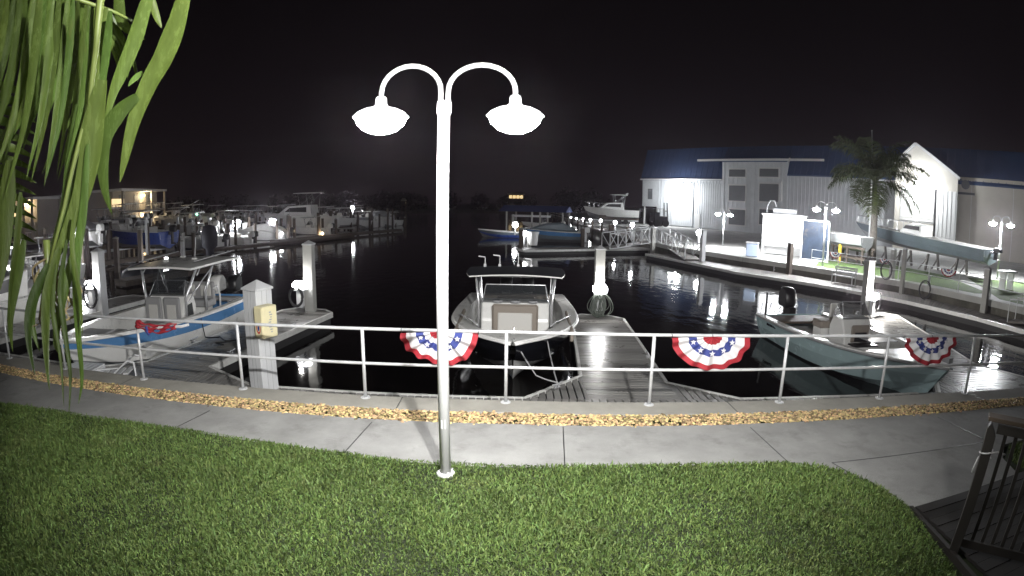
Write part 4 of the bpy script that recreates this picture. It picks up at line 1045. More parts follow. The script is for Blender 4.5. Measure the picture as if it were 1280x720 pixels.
# ---- dark forklift / vehicle under the raised room
fk = HR(823, 279, 79); fk.z = 0
t = thing('forklift', 'dark forklift parked under the raised end of the warehouse', 'forklift', fk, .3)
m = MB(); m.box((0, 0, 1.0), (2.2, 1.4, .9)); m.box((-.6, 0, 1.7), (.9, 1.3, .6)); m.build('body', 'dark', t, bevel=.08)
for sx in (-.75, .75):
    for sy in (-.7, .7):
        m = MB(); m.tube([(sx, sy-.15, .5), (sx, sy+.15, .5)], .5, 14); m.build('wheel', 'tyre', t)
m = MB()
for sy in (-.4, .4): m.bar((1.3, sy, .2), (1.1, sy, 3.4), .15, .15)
m.bar((1.2, -.5, 2.2), (1.2, .5, 2.2), .1, .2); m.build('mast', 'gelgrey', t)
m = MB(); m.box((-.1, 0, 2.5), (1.3, 1.2, .08)); 
for sx in (-.6, .45):
    for sy in (-.5, .5): m.bar((sx, sy, 1.3), (sx, sy, 2.5), .07, .07)
m.build('overhead_guard', 'gelgrey', t)

# ---- ice kiosk
kb = G(978, 319); 
kk = thing('ice_kiosk', 'brightly lit white vending kiosk with a dark mural panel on its right side', 'kiosk', kb, -.55)
m = MB(); m.box((0, .9, 1.35), (3.1, 1.7, 2.7)); m.box((0, .9, 2.75), (3.25, 1.85, .12)); m.build('body', 'trimw', kk, bevel=.02)
m = MB(); m.box((-.55, .03, 1.65), (1.7, .05, 1.6)); m.build('lit_panel', 'litface', kk)
m = MB(); m.box((.85, .03, 1.55), (.8, .05, 1.9)); m.build('lit_door', 'litface', kk)
m = MB(); m.box((-.5, -.12, .62), (1.5, .34, .10)); m.box((-.5, 0.0, .32), (1.3, .1, .5)); m.build('counter', 'trimw', kk)
m = MB()
for k in range(5): m.tube([(-1.2+.32*k, -.02, 2.35), (-1.25+.34*k, -.06, 1.9-.1*(k % 2)), (-1.1+.3*k, -.03, 1.3)], .04, 6)
m.build('hose', 'black', kk)
m = MB(); m.box((.0, .6, 3.0), (1.7, .7, .35)); m.tube([(-1.3, .6, 2.8), (-1.3, .6, 3.3), (-1.1, .6, 3.7), (-.8, .6, 3.7), (-.65, .6, 3.3)], .05, 8); m.build('roof_unit', 'gelgrey', kk)
lamp('lamp_light', kk, (-.3, -1.5, 2.2), 380, (.95, .97, 1.0), .3)
mb_ = HR(1018, 316, 36.5); mb_.z = 0
mu = thing('mural_panel', 'tall dark blue and brown painted screen right of the glowing kiosk', 'screen', mb_, -.62)
m = MB(); m.box((0, 0, 1.3), (1.7, .08, 2.4)); m.build('panel', 'mural', mu)
m = MB()
for s in (-.88, .88): m.box((s, 0, 1.3), (.09, .12, 2.6))
m.box((0, 0, 2.55), (1.85, .12, .1)); m.box((0, 0, .08), (1.85, .12, .1)); m.build('frame', 'trimw', mu)
t = thing('storage_bin', 'pale blue plastic bin left of the glowing kiosk', 'bin', HR(940, 317, 36.5) * 1, -.5); t.location.z = 0
m = MB(); m.box((0, 0, .42), (.8, .6, .84)); m.build('body', 'bluebin', t, bevel=.06)
m = MB(); m.box((0, 0, .88), (.86, .66, .08)); m.build('lid', 'trimw', t, bevel=.02)

# ---- far palm and flagpole 
def palm_crown(root, z, n, Lf, mt, leaflets=34, droop=1.0, seed=1, lw=.045):
    rg = random.Random(seed)
    for i in range(n):
        a = i*2.399+rg.uniform(-.2, .2); el = rg.uniform(-.15, 1.15) if i > 4 else rg.uniform(1.0, 1.4)
        L = Lf*rg.uniform(.8, 1.1); pts = []
        d = Vector((math.cos(a)*math.cos(el), math.sin(a)*math.cos(el), math.sin(el))); p = Vector((0, 0, z))
        for k in range(12):
            pts.append(p.copy()); p = p+d*(L/11); d = (d+Vector((0, 0, -.17*droop))).normalized()
        m = MB(); m.tube(pts, [.045-.0033*k for k in range(12)], 5)
        for k in range(leaflets):
            f = .12+.87*k/leaflets; q = f*11; j = min(10, int(q)); c = pts[j].lerp(pts[j+1], q-j); t_ = (pts[j+1]-pts[j]).normalized()
            sd = t_.cross(Vector((0, 0, 1))); sd = sd.normalized() if sd.length > .01 else Vector((1, 0, 0))
            ll = Lf*.32*math.sin(PI*min(1, .18+.80*f))**.7
            for s in (-1, 1):
                o = (sd*s*rg.uniform(.7, 1.0)+t_*.5+Vector((0, 0, rg.uniform(-.1, .35)))).normalized()
                tip = c+o*ll*.6+Vector((0, 0, -.02)); tip2 = c+o*ll+Vector((0, 0, -ll*rg.uniform(.35, .75)*droop)); w_ = t_*lw
                m.add([c-w_*.5, c+w_*.5, tip+w_*.5, tip-w_*.5, tip2], [(0, 1, 2, 3), (3, 2, 4)])
        m.build('frond', mt, root, recalc=False)
pb = G(1089, 331); rp_ = math.hypot(pb.x, pb.y); zc = HR(1090, 232, rp_).z
pt = thing('palm_tree', 'royal palm with full drooping crown in front of the warehouse', 'palm tree', (pb.x, pb.y, 0))
m = MB(); m.tube([(0, 0, -.1), (.02, 0, .5), (.0, 0, zc*.45), (.03, .02, zc*.75)], [.34, .27, .24, .20], 14); m.build('trunk', 'trunk', pt, 'all')
m = MB(); m.tube([(.03, .02, zc*.75), (.03, .02, zc*.82), (.02, .02, zc+.1)], [.17, .19, .09], 12); m.build('crownshaft', 'stem', pt, 'all')
palm_crown(pt, zc+.25, 25, 4.1, 'leaf2', leaflets=50, seed=11, droop=.86, lw=.06)
fp = HR(1084, 331, rp_+.3); zf = HR(1085, 164, rp_+.3).z
t = thing('flagpole', 'thin white flagpole with no flag rising beside the palm trunk', 'flagpole', (fp.x, fp.y, 0))
m = MB(); m.tube([(0, 0, 0), (0, 0, zf*.55), (0, 0, zf)], [.07, .06, .03], 10); m.build('pole', 'polew', t, 'all')
m = MB(); m.lathe([(0, .1), (.05, .07), (.06, .03), (.0, -.02)], (0, 0, zf), 10); m.build('finial', 'polew', t)

# ---- far boats (coarser copies of the same kinds)
def far_boat(label, loc, rz, L=7.5, B=2.7, kind='console', hull='gel', boot='bottom', z=WZ, group='boats around the far docks', motors=2, canopy='gel', upper=None):
    t = thing('motorboat', label, 'boat', (loc[0], loc[1], z), rz, group)
    k = L/7.5
    boat_hull(t, L, B, 1.35*k, .95*k, [boot, hull, upper or hull], stripe=.45, floor=.4*k, deck_from=.55 if kind != 'console' else .75, capw=.2)
    if kind == 'console':
        helm_console(t, 3.1*k, 1.1*k, .4*k, 1.0*k)
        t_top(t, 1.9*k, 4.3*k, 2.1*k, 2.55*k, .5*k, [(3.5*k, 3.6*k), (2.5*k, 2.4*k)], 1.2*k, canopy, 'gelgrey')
        cushion(t, 'leaning_post', (1.9*k, 0, 1.0*k), (.45*k, 1.0*k, .6*k), 'cushw')
    elif kind == 'cruiser':
        m = MB(); m.sweepy([(2.0*k, .9*k), (5.6*k, 1.1*k), (4.4*k, 1.9*k), (2.2*k, 2.0*k)], -B*.36, B*.36); q = m.build('cabin', 'gel', t, bevel=.06)
        for s in (-1, 1): m = MB(); m.add([(2.5*k, s*(B*.36+.004), 1.35*k), (4.7*k, s*(B*.36+.004), 1.4*k), (4.2*k, s*(B*.36+.004), 1.75*k), (2.5*k, s*(B*.36+.004), 1.8*k)], [(0, 1, 2, 3)]); m.build('window', 'black', q, recalc=False)
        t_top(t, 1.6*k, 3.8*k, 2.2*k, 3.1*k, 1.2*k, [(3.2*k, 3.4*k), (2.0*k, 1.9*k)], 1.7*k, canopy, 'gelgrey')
        m = MB()
        for s in (-1, 1):
            pts = [(L*(.55+.43*i/5), s*B/2*(.86-.8*(i/5)**2.2), 1.95*k-.15*k*(1-i/5)) for i in range(6)]
            m.tube(pts, .02, 5)
            for p in pts[:-1]: m.tube([p, (p[0], p[1], p[2]-.65*k)], .015, 5)
        m.build('bow_rail', 'alu', t)
    elif kind == 'cabin':
        m = MB(); m.sweepy([(3.3*k, 1.0*k), (4.5*k, 1.1*k), (4.2*k, 1.75*k), (3.9*k, 1.95*k), (3.3*k, 1.95*k)], -B*.30, B*.30); q = m.build('cabin', 'gel', t, bevel=.05)
        for s in (-1, 1): m = MB(); m.add([(3.4*k, s*(B*.30+.004), 1.45*k), (4.3*k, s*(B*.30+.004), 1.45*k), (4.15*k, s*(B*.30+.004), 1.75*k), (3.4*k, s*(B*.30+.004), 1.80*k)], [(0, 1, 2, 3)]); m.build('window', 'black', q, recalc=False)
        m = MB()
        for s in (-1, 1):
            pts = [(L*(.6+.38*i/5), s*B/2*(.80-.75*(i/5)**2.2), 1.95*k) for i in range(6)]
            m.tube(pts, .03, 5)
            for p in pts: m.tube([p, (p[0], p[1], p[2]-.7*k)], .02, 5)
        m.build('bow_rail', 'alu', t)
    elif kind == 'covered':
        m = MB(); m.sweepy([(.4*k, 1.0*k), (6.6*k, 1.25*k), (4.5*k, 1.95*k), (2.5*k, 2.1*k), (.8*k, 1.4*k)], -B*.34, B*.34); m.build('cover', canopy, t, bevel=.15)
    for i in range(motors):
        outboard(t, -.05, (i-(motors-1)/2)*.7*k, .75*k, 'gel' if (i+int(L*10)) % 2 else 'black')
    return t
# pale blue boat on stands in the yard
pB, pS = HR(1068, 297, 44), HR(1238, 319, 37.5)
ax = Vector((pB.x-pS.x, pB.y-pS.y, 0)); yb = far_boat('long pale blue cabin boat propped on stands in the yard', (pS.x, pS.y), math.atan2(ax.y, ax.x), ax.length, 2.6, 'cabin', 'paleblue', 'gelgrey', HR(1236, 320, 37.5).z+.25, 'boats on the yard', 1); yb.scale = (1, 1, .50); yb.location.z -= .62; yb.rotation_euler.y = -.045
for i, f in enumerate((.18, .38, .58, .78)):
    for s in (-1, 1):
        slab = ('%s prop stand from the stern of the yard boat, %s side' % (['first', 'second', 'third', 'fourth'][i], 'water' if s > 0 else 'wall'))
        n_ = Vector((-ax.y, ax.x, 0)).normalized()*s*.9; p = Vector((pS.x, pS.y, 0))+ax*f+n_
        t = thing('boat_stand', slab, 'boat stand', (p.x, p.y, 0), 0, 'prop stands under the yard boat')
        m = MB(); m.bar((0, 0, 0), (-n_.x*.3, -n_.y*.3, 1.05), .14, .14); m.build('post', 'dockold', t)
        m = MB(); m.bar((ax.x*.05, ax.y*.05, .0), (-n_.x*.2, -n_.y*.2, .8), .08, .08); m.build('brace', 'dockold', t)
# skiff on a rack behind the palm
sk = HR(1046, 300, 39); sk2 = HR(1084, 302, 37); ax2 = Vector((sk2.x-sk.x, sk2.y-sk.y, 0))
far_boat('small white skiff on a rack between the mural and the palm', (sk2.x, sk2.y), math.atan2(-ax2.y, -ax2.x)+.1, 4.4, 1.6, 'open', 'gelgrey', 'bottom', 1.2, 'boats on the yard', 0)
rk = thing('boat_rack', 'dark timber rack with a yellow post under the white skiff', 'rack', (sk.x, sk.y, 0), math.atan2(ax2.y, ax2.x))
m = MB()
for x in (.2, 1.6, 3.0):
    for y in (-.5, .5): m.box((x, y, .55), (.12, .12, 1.1))
for y in (-.5, .5):
    for z in (.4, 1.05): m.box((1.6, y, z), (3.2, .08, .14))
m.build('frame', 'wood', rk)
m = MB(); m.box((1.0, -.62, .75), (.20, .10, 1.5)); m.build('yellow_post', 'yellow', rk)
# bench, steps, bollards and ladders on the far dock
bn = thing('bench', 'pale slatted bench on the far floating dock below the lamp', 'bench', Vector((17.35, 25.35, DZ)), -1.05)
m = MB()
for k in range(4): m.box((0, -.18+.12*k, .45), (1.4, .10, .03))
m.build('seat', 'pilew', bn)
m = MB()
for k in range(3): m.box((0, .26, .60+.13*k), (1.4, .03, .10))
m.build('backrest', 'pilew', bn)
for x in (-.62, .62):
    for y in (-.2, .24):
        m = MB(); m.box((x, y, .30 if y < 0 else .45), (.05, .05, .6 if y < 0 else .9)); m.build('leg', 'pilew', bn)
    m = MB(); m.box((x, .02, .62), (.05, .5, .04)); m.build('armrest', 'pilew', bn)
st = thing('dock_steps', 'low pale dock steps on the far dock left of the bench', 'steps', G(975, 340, DZ), -.95)
m = MB()
for k in range(2): m = MB(); m.box((0, .18*k, .10+.17*k), (.8, .30, .06)); m.build('tread', 'pilew', st)
m = MB()
for s in (-.36, .36): m = MB(); m.box((s, .1, .15), (.06, .5, .3)); m.build('stringer', 'pilew', st)
def wpile(label, px, pyb, pyt, zb=DZ, wdt=.28, mt='pilec', cap='pilew', grp='grey piles along the far dock'):
    b = G(px, pyb, zb); h = HR(px, pyt, math.hypot(b.x, b.y)).z; return pile(label, b.x, b.y, h-.1, wdt, .3, grp, mt, cap=cap)
wpile('leaning grey pile on the far dock near the right edge bush', 1229, 391, 333)
wpile('grey pile at the wall behind the far dock under the yard boat', 1113, 362, 310, wdt=.25)
wpile('dark pile in front of the glowing kiosk', 986, 343, 302, mt='wood', wdt=.28)
wpile('slim grey pile just left of the yard boat bow', 1128, 352, 309, 0, .2)
wpile('pale pile beside the small bunting on the far railing', 1159, 372, 343, DZ, .12, 'pilew')
for px, py, z, lab in ((1156, 362, -.15, 'black fender hoop on the far seawall below the yard boat'), (1108, 338, -.02, 'black hose hoop on the far pile near the palm')):
    p = HR(px, py, 28.5); hose_coil(lab, p.x, p.y, p.z, .28, -.8, oval=1.5, name='fender_hoop', grp='dark hoops on the far bank')
for px, py, wdt, lab in ((1045, 314, 15, 'small far bunting on the railing below the mural panel'), (1187, 333, 19, 'small far bunting on the railing below the yard boat'), (1107, 322, 12, 'small far bunting on the railing near the palm trunk')):
    best = min(along(rp, .1), key=lambda q: abs(math.atan2(q.x, q.y)-math.atan2(ray(px, py).x, ray(px, py).y)))
    rr = wdt/2*math.hypot(best.x, best.y)/F_PX
    bunting('bunting', lab, -rr, rr, .95, rr*.9, 'small buntings on the far railing', 5, 0, (best.x-.05, best.y-.05, .95), -.7)
# small white sign / davit near the right lamp
dv = HR(1258, 352, 33); dv.z = 0
t = thing('fish_table', 'white fish cleaning table near the right lamp post', 'table', dv, .2)
m = MB(); m.box((0, 0, .95), (1.6, .6, .07)); m.build('table_top', 'trimw', t)
for x in (-.5, .5):
    m = MB(); m.box((x, 0, .46), (.1, .4, .92)); m.build('leg', 'trimw', t)
# bush at the right edge
bs = thing('bush', 'dark green bush at the right edge beside the far ramp', 'bush', (17.6, 11.6, -.6))
rg = random.Random(9); m = MB()
for i in range(3600):
    a = rg.uniform(0, 2*PI); u = rg.random(); r = .95*math.sqrt(rg.random())*(1-.35*u)+.1*math.sin(a*5); z = .2+u*1.75+.2*math.sin(a*3)
    c = Vector((r*math.cos(a), r*math.sin(a), z)); d = Vector((rg.uniform(-1, 1), rg.uniform(-1, 1), rg.uniform(-.9, .5))).normalized(); s = d.cross(Vector((0, 0, 1))).normalized()*.022
    l = rg.uniform(.10, .22); m.add([c-s*.3, c+d*l*.5-s, c+d*l, c+d*l*.5+s], [(0, 1, 2, 3)])
m.build('foliage', 'bush', bs, recalc=False)
m = MB()
for k in range(6): m.tube([(.1*math.cos(k), .1*math.sin(k), -.4), (.4*math.cos(k), .4*math.sin(k), 1.2)], .025, 5)
m.build('stem', 'wood', bs)
# ================================================================ FAR MIDDLE: cross dock, boardwalk, boats
cd = thing('floating_dock', 'long pale cross dock with a truss gangway behind the black hulled boat', 'dock', (0, 0, 0))
m = MB(); A_, B_ = Vector((.9, 40.3, 0)), Vector((11.2, 44.5, 0)); nb = 70
dn = Vector((-(B_-A_).y, (B_-A_).x, 0)).normalized()*1.7
for k in range(nb):
    a, b = A_.lerp(B_, k/nb), A_.lerp(B_, (k+.93)/nb); z = DZ+random.uniform(-.004, .004)
    m.prism([(a.x, a.y), (b.x, b.y), (b.x+dn.x, b.y+dn.y), (a.x+dn.x, a.y+dn.y)], z-.04, z)
m.build('planks', 'dockold', cd)
m = MB(); m.bar((A_.x, A_.y, DZ-.08), (B_.x, B_.y, DZ-.08), .1, .17); m.bar((A_.x, A_.y, DZ-.08), (A_.x+dn.x, A_.y+dn.y, DZ-.08), .1, .17); m.build('edge_trim', 'edge', cd)
m = MB(); m.bar((A_.x+dn.x*.5, A_.y+dn.y*.5, WZ+.02), (B_.x+dn.x*.5, B_.y+dn.y*.5, WZ+.02), 1.4, .5); m.build('float', 'float', cd)
# truss gangway
def truss(label, a, b, h=1.1, w=1.1, n=6, z0=0., z1=0.):
    t = thing('truss_gangway', label, 'gangway', (0, 0, 0), 0, 'aluminium gangways to the far docks')
    a, b = Vector((*a, z0)), Vector((*b, z1)); s = Vector((-(b-a).y, (b-a).x, 0)).normalized()*w/2; up = Vector((0, 0, h))
    m = MB(); m.bar(a, b, w, .06); m.build('walkway', 'dockold', t)
    for q in (s, -s):
        m = MB(); m.tube([a+q, a+q+up, b+q+up, b+q, a+q], .045, 6)
        for i in range(n):
            p0, p1 = a.lerp(b, i/n)+q, a.lerp(b, (i+1)/n)+q
            m.tube([p0, p1+up] if i % 2 else [p0+up, p1], .035, 5); m.tube([p1, p1+up], .035, 5)
        m.build('side_truss', 'galv', t)
ga, gb = HR(757, 313, 42.5), HR(815, 311, 45)
truss('long aluminium truss gangway standing on the cross dock', (ga.x, ga.y), (gb.x, gb.y), 1.15, 1.2, 6, DZ+.1, .05)
ga, gb = HR(866, 319, 37), HR(829, 301, 46)
truss('sloping white railed ramp from the yard down to the far floating dock', (ga.x, ga.y), (gb.x, gb.y), 1.0, 1.1, 5, DZ+.08, .1)
# boardwalk running away with pedestal lamps
bw = thing('boardwalk', 'narrow boardwalk on dark posts running away along the bank with a row of lamps', 'boardwalk', (0, 0, 0))
m = MB(); m.bar((11.0, 47, -.12), (8.6, 128, -.12), 1.8, .14); m.build('planks', 'dockold', bw)
m = MB(); m.bar((10.1, 47, .8), (7.7, 128, .8), .08, .10); m.bar((10.1, 47, .35), (7.7, 128, .35), .06, .10); m.build('handrail', 'trimw', bw)
for i in range(14):
    y = 48+i*6.0; x = 11.0-2.4*(y-47)/81-.95
    m = MB(); m.box((x, y, -.6), (.22, .22, 3.1)); m.build('post', 'wood', bw)
def dock_lamp(px, py, rho, h=.35, watts=30, warm=False, label='', grp='pedestal lamps on the far docks', base=None, sz=.16):
    p = HR(px, py, rho); zb = DZ if base is None else base
    t = thing('pedestal_lamp', label, 'pedestal light', (p.x, p.y, p.z), 0, grp)
    m = MB(); m.tube([(0, 0, zb-p.z), (0, 0, -.12)], .09, 8); m.build('post', 'pilew', t)
    m = MB(); m.lathe([(0, sz), (sz*.8, sz*.7), (sz, 0), (sz*.8, -sz*.7), (0, -sz)], n=10); m.build('lens', 'bulbw' if warm else 'bulb', t, 'all')
    m = MB(); m.lathe([(0, sz*1.5), (sz*1.2, sz*1.1), (sz*1.2, sz*.95), (0, sz*.95)], n=10); m.build('cap', 'gelgrey', t)
    lamp('lamp_light', t, (-.05, -sz-.12, .02), watts, (1, .75, .45) if warm else (.97, .98, 1.0), .08)
    return t
ords = ['first', 'second', 'third', 'fourth', 'fifth', 'sixth', 'seventh']
for i, (px, py, rho) in enumerate(((790.5, 281, 48), (769, 278, 56), (751, 276, 66), (738, 275, 76), (729, 274, 88), (720.5, 273, 100), (714, 272, 112))):
    dock_lamp(px, py, rho, watts=70, label='%s pedestal lamp from the near end of the boardwalk' % ords[i], base=-.1, sz=.19)
dock_lamp(644, 281, 58, watts=90, label='bright lamp on the pile beside the low blue hulled boat', sz=.30)
dock_lamp(655, 292, 45, watts=80, label='bright lamp at the tip of the pale cross dock', sz=.26)
dock_lamp(874, 291, 43, watts=120, label='bright lamp at the head of the ramp by the warehouse doors', sz=.24, base=0)
for px, pyb, pyt, rho, lab, mt in ((651, 322, 285, 43, 'tall dark pile at the tip of the cross dock', 'wood'), (661, 318, 290, 45, 'pale pile behind the white bucket on the cross dock', 'pilec'), (690, 303, 281, 56, 'dark pile beside the white runabout stern', 'wood'), (732, 302, 281, 55, 'dark pile at the right end of the boat slips', 'wood'),
                              (816, 313, 283, 43, 'grey pile at the end of the truss gangway', 'pilec'), (878, 322, 287, 37, 'white pile at the foot of the ramp', 'pilew'), (641, 291, 268, 66, 'pale square pile under the blue awning', 'pilec'), (728, 305, 284, 50, 'second dark pile at the right end of the boat slips', 'wood'), (763, 296, 279, 50, 'dark pile below the boardwalk lamps', 'wood')):
    p = HR(px, pyb, rho); zt = HR(px, pyt, rho).z; pile(lab, p.x, p.y, zt-.1, .30, .2, 'piles of the far slips', mt, cap='pilew' if mt != 'wood' else 'pilec')
p = HR(666, 305, 45)
t = thing('bucket', 'white square bucket on the cross dock', 'bucket', (p.x, p.y, DZ)); m = MB(); m.lathe([(0, 0), (.36, 0), (.46, .95), (.50, .95), (.50, 1.05), (0, 1.05)], n=14); m.build('body', 'trimw', t)
m = MB(); m.lathe([(.0, 1.12), (.52, 1.10), (.52, 1.05)], n=14); m.build('lid', 'trimw', t)
p = HR(616, 292, 62); far_boat('low blue hulled open boat with its bow to open water', HR(652, 293, 60)[:2], math.radians(172), 4.8, 2.0, 'open', 'dblue', upper='paleblue')
far_boat('pale blue runabout in the far slip under the awning', HR(727, 294, 55)[:2], math.radians(178), 6.0, 2.3, 'covered', 'paleblue', upper='blue', canopy='paleblue', z=WZ+.25)
far_boat('white skiff lying behind the pale blue runabout', HR(712, 288, 66)[:2], math.radians(176), 5.0, 2.0, 'open', 'gel')
far_boat('small centre console boat tied along the boardwalk', HR(700, 283, 80)[:2], math.radians(170), 5.6, 2.2, 'console', 'gel')
cz = HR(797, 266, 84)
far_boat('white cabin cruiser parked ashore left of the warehouse', (cz.x, cz.y), math.radians(178), 8.2, 2.8, 'cruiser', 'gel', z=HR(790, 272, 84).z, group='boats on the yard', motors=1)
t = thing('boat_trailer', 'trailer under the white cabin cruiser ashore', 'trailer', (cz.x-3, cz.y, 0))
m = MB()
for y in (-.8, .8): m.bar((-4.5, y*.4, .5), (3, y, .5), .12, .18)
m.build('frame', 'galv', t)
for y in (-1.1, 1.1):
    for x in (0, 1.0):
        m = MB(); m.tube([(x, y-.12, .35), (x, y+.12, .35)], .35, 12); m.build('wheel', 'tyre', t)
m = MB()
for y in (-.7, .7): m.bar((-3, y, .9), (3, y, .9), .1, .7)
m.build('bunk', 'wood', t)
# blue awning on posts over lifts
aw = thing('boat_shelter', 'long blue awning on posts over the far boat lift', 'shelter', (0, 0, 0))
a, b = HR(630, 260, 68), HR(712, 261, 66)
m = MB(); zt = HR(670, 257, 67).z; zb = HR(670, 264.5, 67).z
d = Vector((-(b-a).y, (b-a).x, 0)).normalized()*2.2
q = [Vector((a.x, a.y, 0)), Vector((b.x, b.y, 0))]
V8 = [(p.x-s*d.x, p.y-s*d.y, z) for p in q for (s, z) in ((-1, zb), (1, zb), (0, zt))]
m.add(V8, [(0, 3, 5, 2), (1, 2, 5, 4), (0, 2, 1), (3, 4, 5), (0, 1, 4, 3)]); m.build('awning', 'canvasblue', aw, recalc=False)
for f in (.12, .5, .62, .95):
    for s in (-.9, .9):
        c = q[0].lerp(q[1], f)+d*s; m = MB(); m.box((c.x, c.y, (zb-3)/2), (.2, .2, zb+3)); m.build('post', 'pilec', aw)
m = MB(); m.bar(q[0].lerp(q[1], .15)+Vector((0, 0, zb-.55)), q[0].lerp(q[1], .72)+Vector((0, 0, zb-.55)), .15, .25); m.build('lift_beam', 'galv', aw)

# ================================================================ LEFT MARINA: rows of boats on lifts
GL = 'boats of the left marina'
def lift(label, cx, cy, rz, L, B, z):
    t = thing('boat_lift', label, 'boat lift', (cx, cy, 0), rz, 'boat lifts of the left marina')
    for x in (-L*.28, L*.28):
        m = MB(); m.box((x, 0, z-.42), (.14, B+1.0, .22)); m.build('cradle_beam', 'galv', t)
        m = MB(); m.box((x, 0, 2.35), (.16, B+1.2, .16)) if False else m.box((x, -B/2-.45, 1.5), (.16, .16, .2)); m.build('winch', 'galv', t)
    for y in (-.55, .55):
        m = MB(); m.box((0, y, z-.24), (L*.7, .12, .14)); m.build('bunk', 'wood', t)
PG = 'dark wooden piles of the left marina'
PILES = 'dark bare timber pile standing in the left marina water'
def dark_pile(x, y, zt, lab=PILES, mt='wood', cap=None):
    t = MB(); r = .15+.03*random.random(); t.tube([(0, 0, -3), (0, 0, zt)], [r*1.05, r*.95], 9)
    o = t.build('timber_pile', mt, None, True); o.location = (x, y, 0); return tag(o, lab, 'pile', PG)
left_boats = [
    # px_stern, py, range, heading, L, kind, hull, label, lift z
    (212, 309, 47, 172, 8.2, 'console', 'dblue', 'royal blue hulled boat on a lift behind the tall white pile', -.05),
    (124, 305, 44, 176, 5.6, 'covered', 'gel', 'white covered runabout under a glaring lamp behind the palm', .0),
    (90, 318, 36, 170, 6.5, 'cruiser', 'gel', 'white cabin boat behind the palm near the left edge', -.6),
    (32, 330, 33, 168, 7.0, 'console', 'gel', 'white console boat at the far left behind the fronds', -.6),
    (420, 286, 70, 176, 10.5, 'cruiser', 'gel', 'big white flybridge cruiser broadside in the left marina', .05),
    (268, 296, 58, 178, 6.8, 'console', 'gel', 'white boat with hardtop right of the royal blue boat', -.2),
    (300, 291, 66, 150, 7.0, 'console', 'gel', 'white console boat beside the left lit pedestal', -.1),
    (335, 288, 72, 165, 7.0, 'console', 'navy', 'dark hulled boat on a lift between the two lit pedestals', -.1),
    (246, 285, 76, 176, 7.5, 'console', 'gel', 'white boat with pale T-top far behind the royal blue boat', .3),
    (182, 287, 62, 178, 7.6, 'console', 'gelgrey', 'grey boat with a long truss framed top behind the blue boat', .2),
    (438, 283, 77, 250, 7.0, 'console', 'gel', 'white stern on boat just right of the big cruiser', -.2),
    (455, 281, 82, 255, 7.0, 'console', 'gelgrey', 'grey stern on boat under a bright hardtop lamp', -.2),
    (474, 281, 85, 258, 7.2, 'console', 'gel', 'white stern on boat third from the end of the left row', -.4),
    (484, 280, 88, 258, 6.8, 'covered', 'gel', 'white covered boat second from the end of the left row', -.3),
    (497, 279, 90, 260, 6.6, 'console', 'gel', 'white boat at the right end of the left row', -.4),
    (380, 277, 96, 178, 8.0, 'console', 'gel', 'pale boat far behind the big cruiser', .2),
    (290, 277, 100, 176, 8.0, 'console', 'gel', 'small pale boat in the farthest left row', .4),
    (320, 276, 108, 178, 8.0, 'console', 'gelgrey', 'small grey boat in the farthest left row', .4),
    (235, 281, 92, 176, 8.0, 'cruiser', 'gel', 'small cabin boat in the farthest left row', .4),
    (160, 296, 52, 176, 7.0, 'console', 'gel', 'white boat with long hardtop just left of the royal blue boat', .2),
    (278, 300, 52, 172, 6.6, 'console', 'gel', 'white low boat under the left lit pedestal', -.5),
    (312, 300, 55, 168, 6.2, 'console', 'gel', 'white low boat between the lit pedestals', -.5),
    (360, 297, 60, 176, 6.4, 'covered', 'gel', 'white covered boat on the water below the cruiser', -.5),
    (410, 291, 68, 172, 6.2, 'console', 'gel', 'white low boat at the foot of the cruiser stern', -.5),
    (345, 281, 84, 176, 8.0, 'console', 'gel', 'white hardtop boat beyond the cruiser bow', .2),
    (265, 282, 82, 178, 8.4, 'console', 'gel', 'white boat with tall outriggers in the third left row', .3),
    (428, 279, 92, 176, 7.4, 'console', 'gel', 'white hardtop boat beyond the cruiser stern', .2),
    (464, 279, 96, 200, 7.0, 'cruiser', 'gel', 'white cabin boat behind the stern on boats', .2),
    (205, 281, 84, 178, 8.0, 'console', 'gel', 'white boat with hardtop below the two storey building', .2),
]
SHORT = ['royal blue boat', 'covered runabout under the lamp', 'cabin boat behind the palm', 'far left console boat', 'big cruiser', 'hardtop boat right of the royal blue boat', 'console boat by the lit pedestal', 'dark hulled boat', 'far boat with pale top', 'grey boat with truss top', 'stern on boat by the cruiser', 'grey stern on boat', 'third stern on boat from the end', 'covered boat near the end', 'boat at the right end', 'pale boat beyond the cruiser', 'small pale boat in the farthest row', 'small grey boat in the farthest row', 'small cabin boat in the farthest row', 'long hardtop boat by the royal blue boat', 'low boat by the left pedestal', 'low boat between the pedestals', 'covered boat below the cruiser', 'low boat at the cruiser stern', 'hardtop boat beyond the cruiser bow', 'boat with tall outriggers', 'hardtop boat beyond the cruiser stern', 'cabin boat behind the stern on boats', 'hardtop boat below the building']
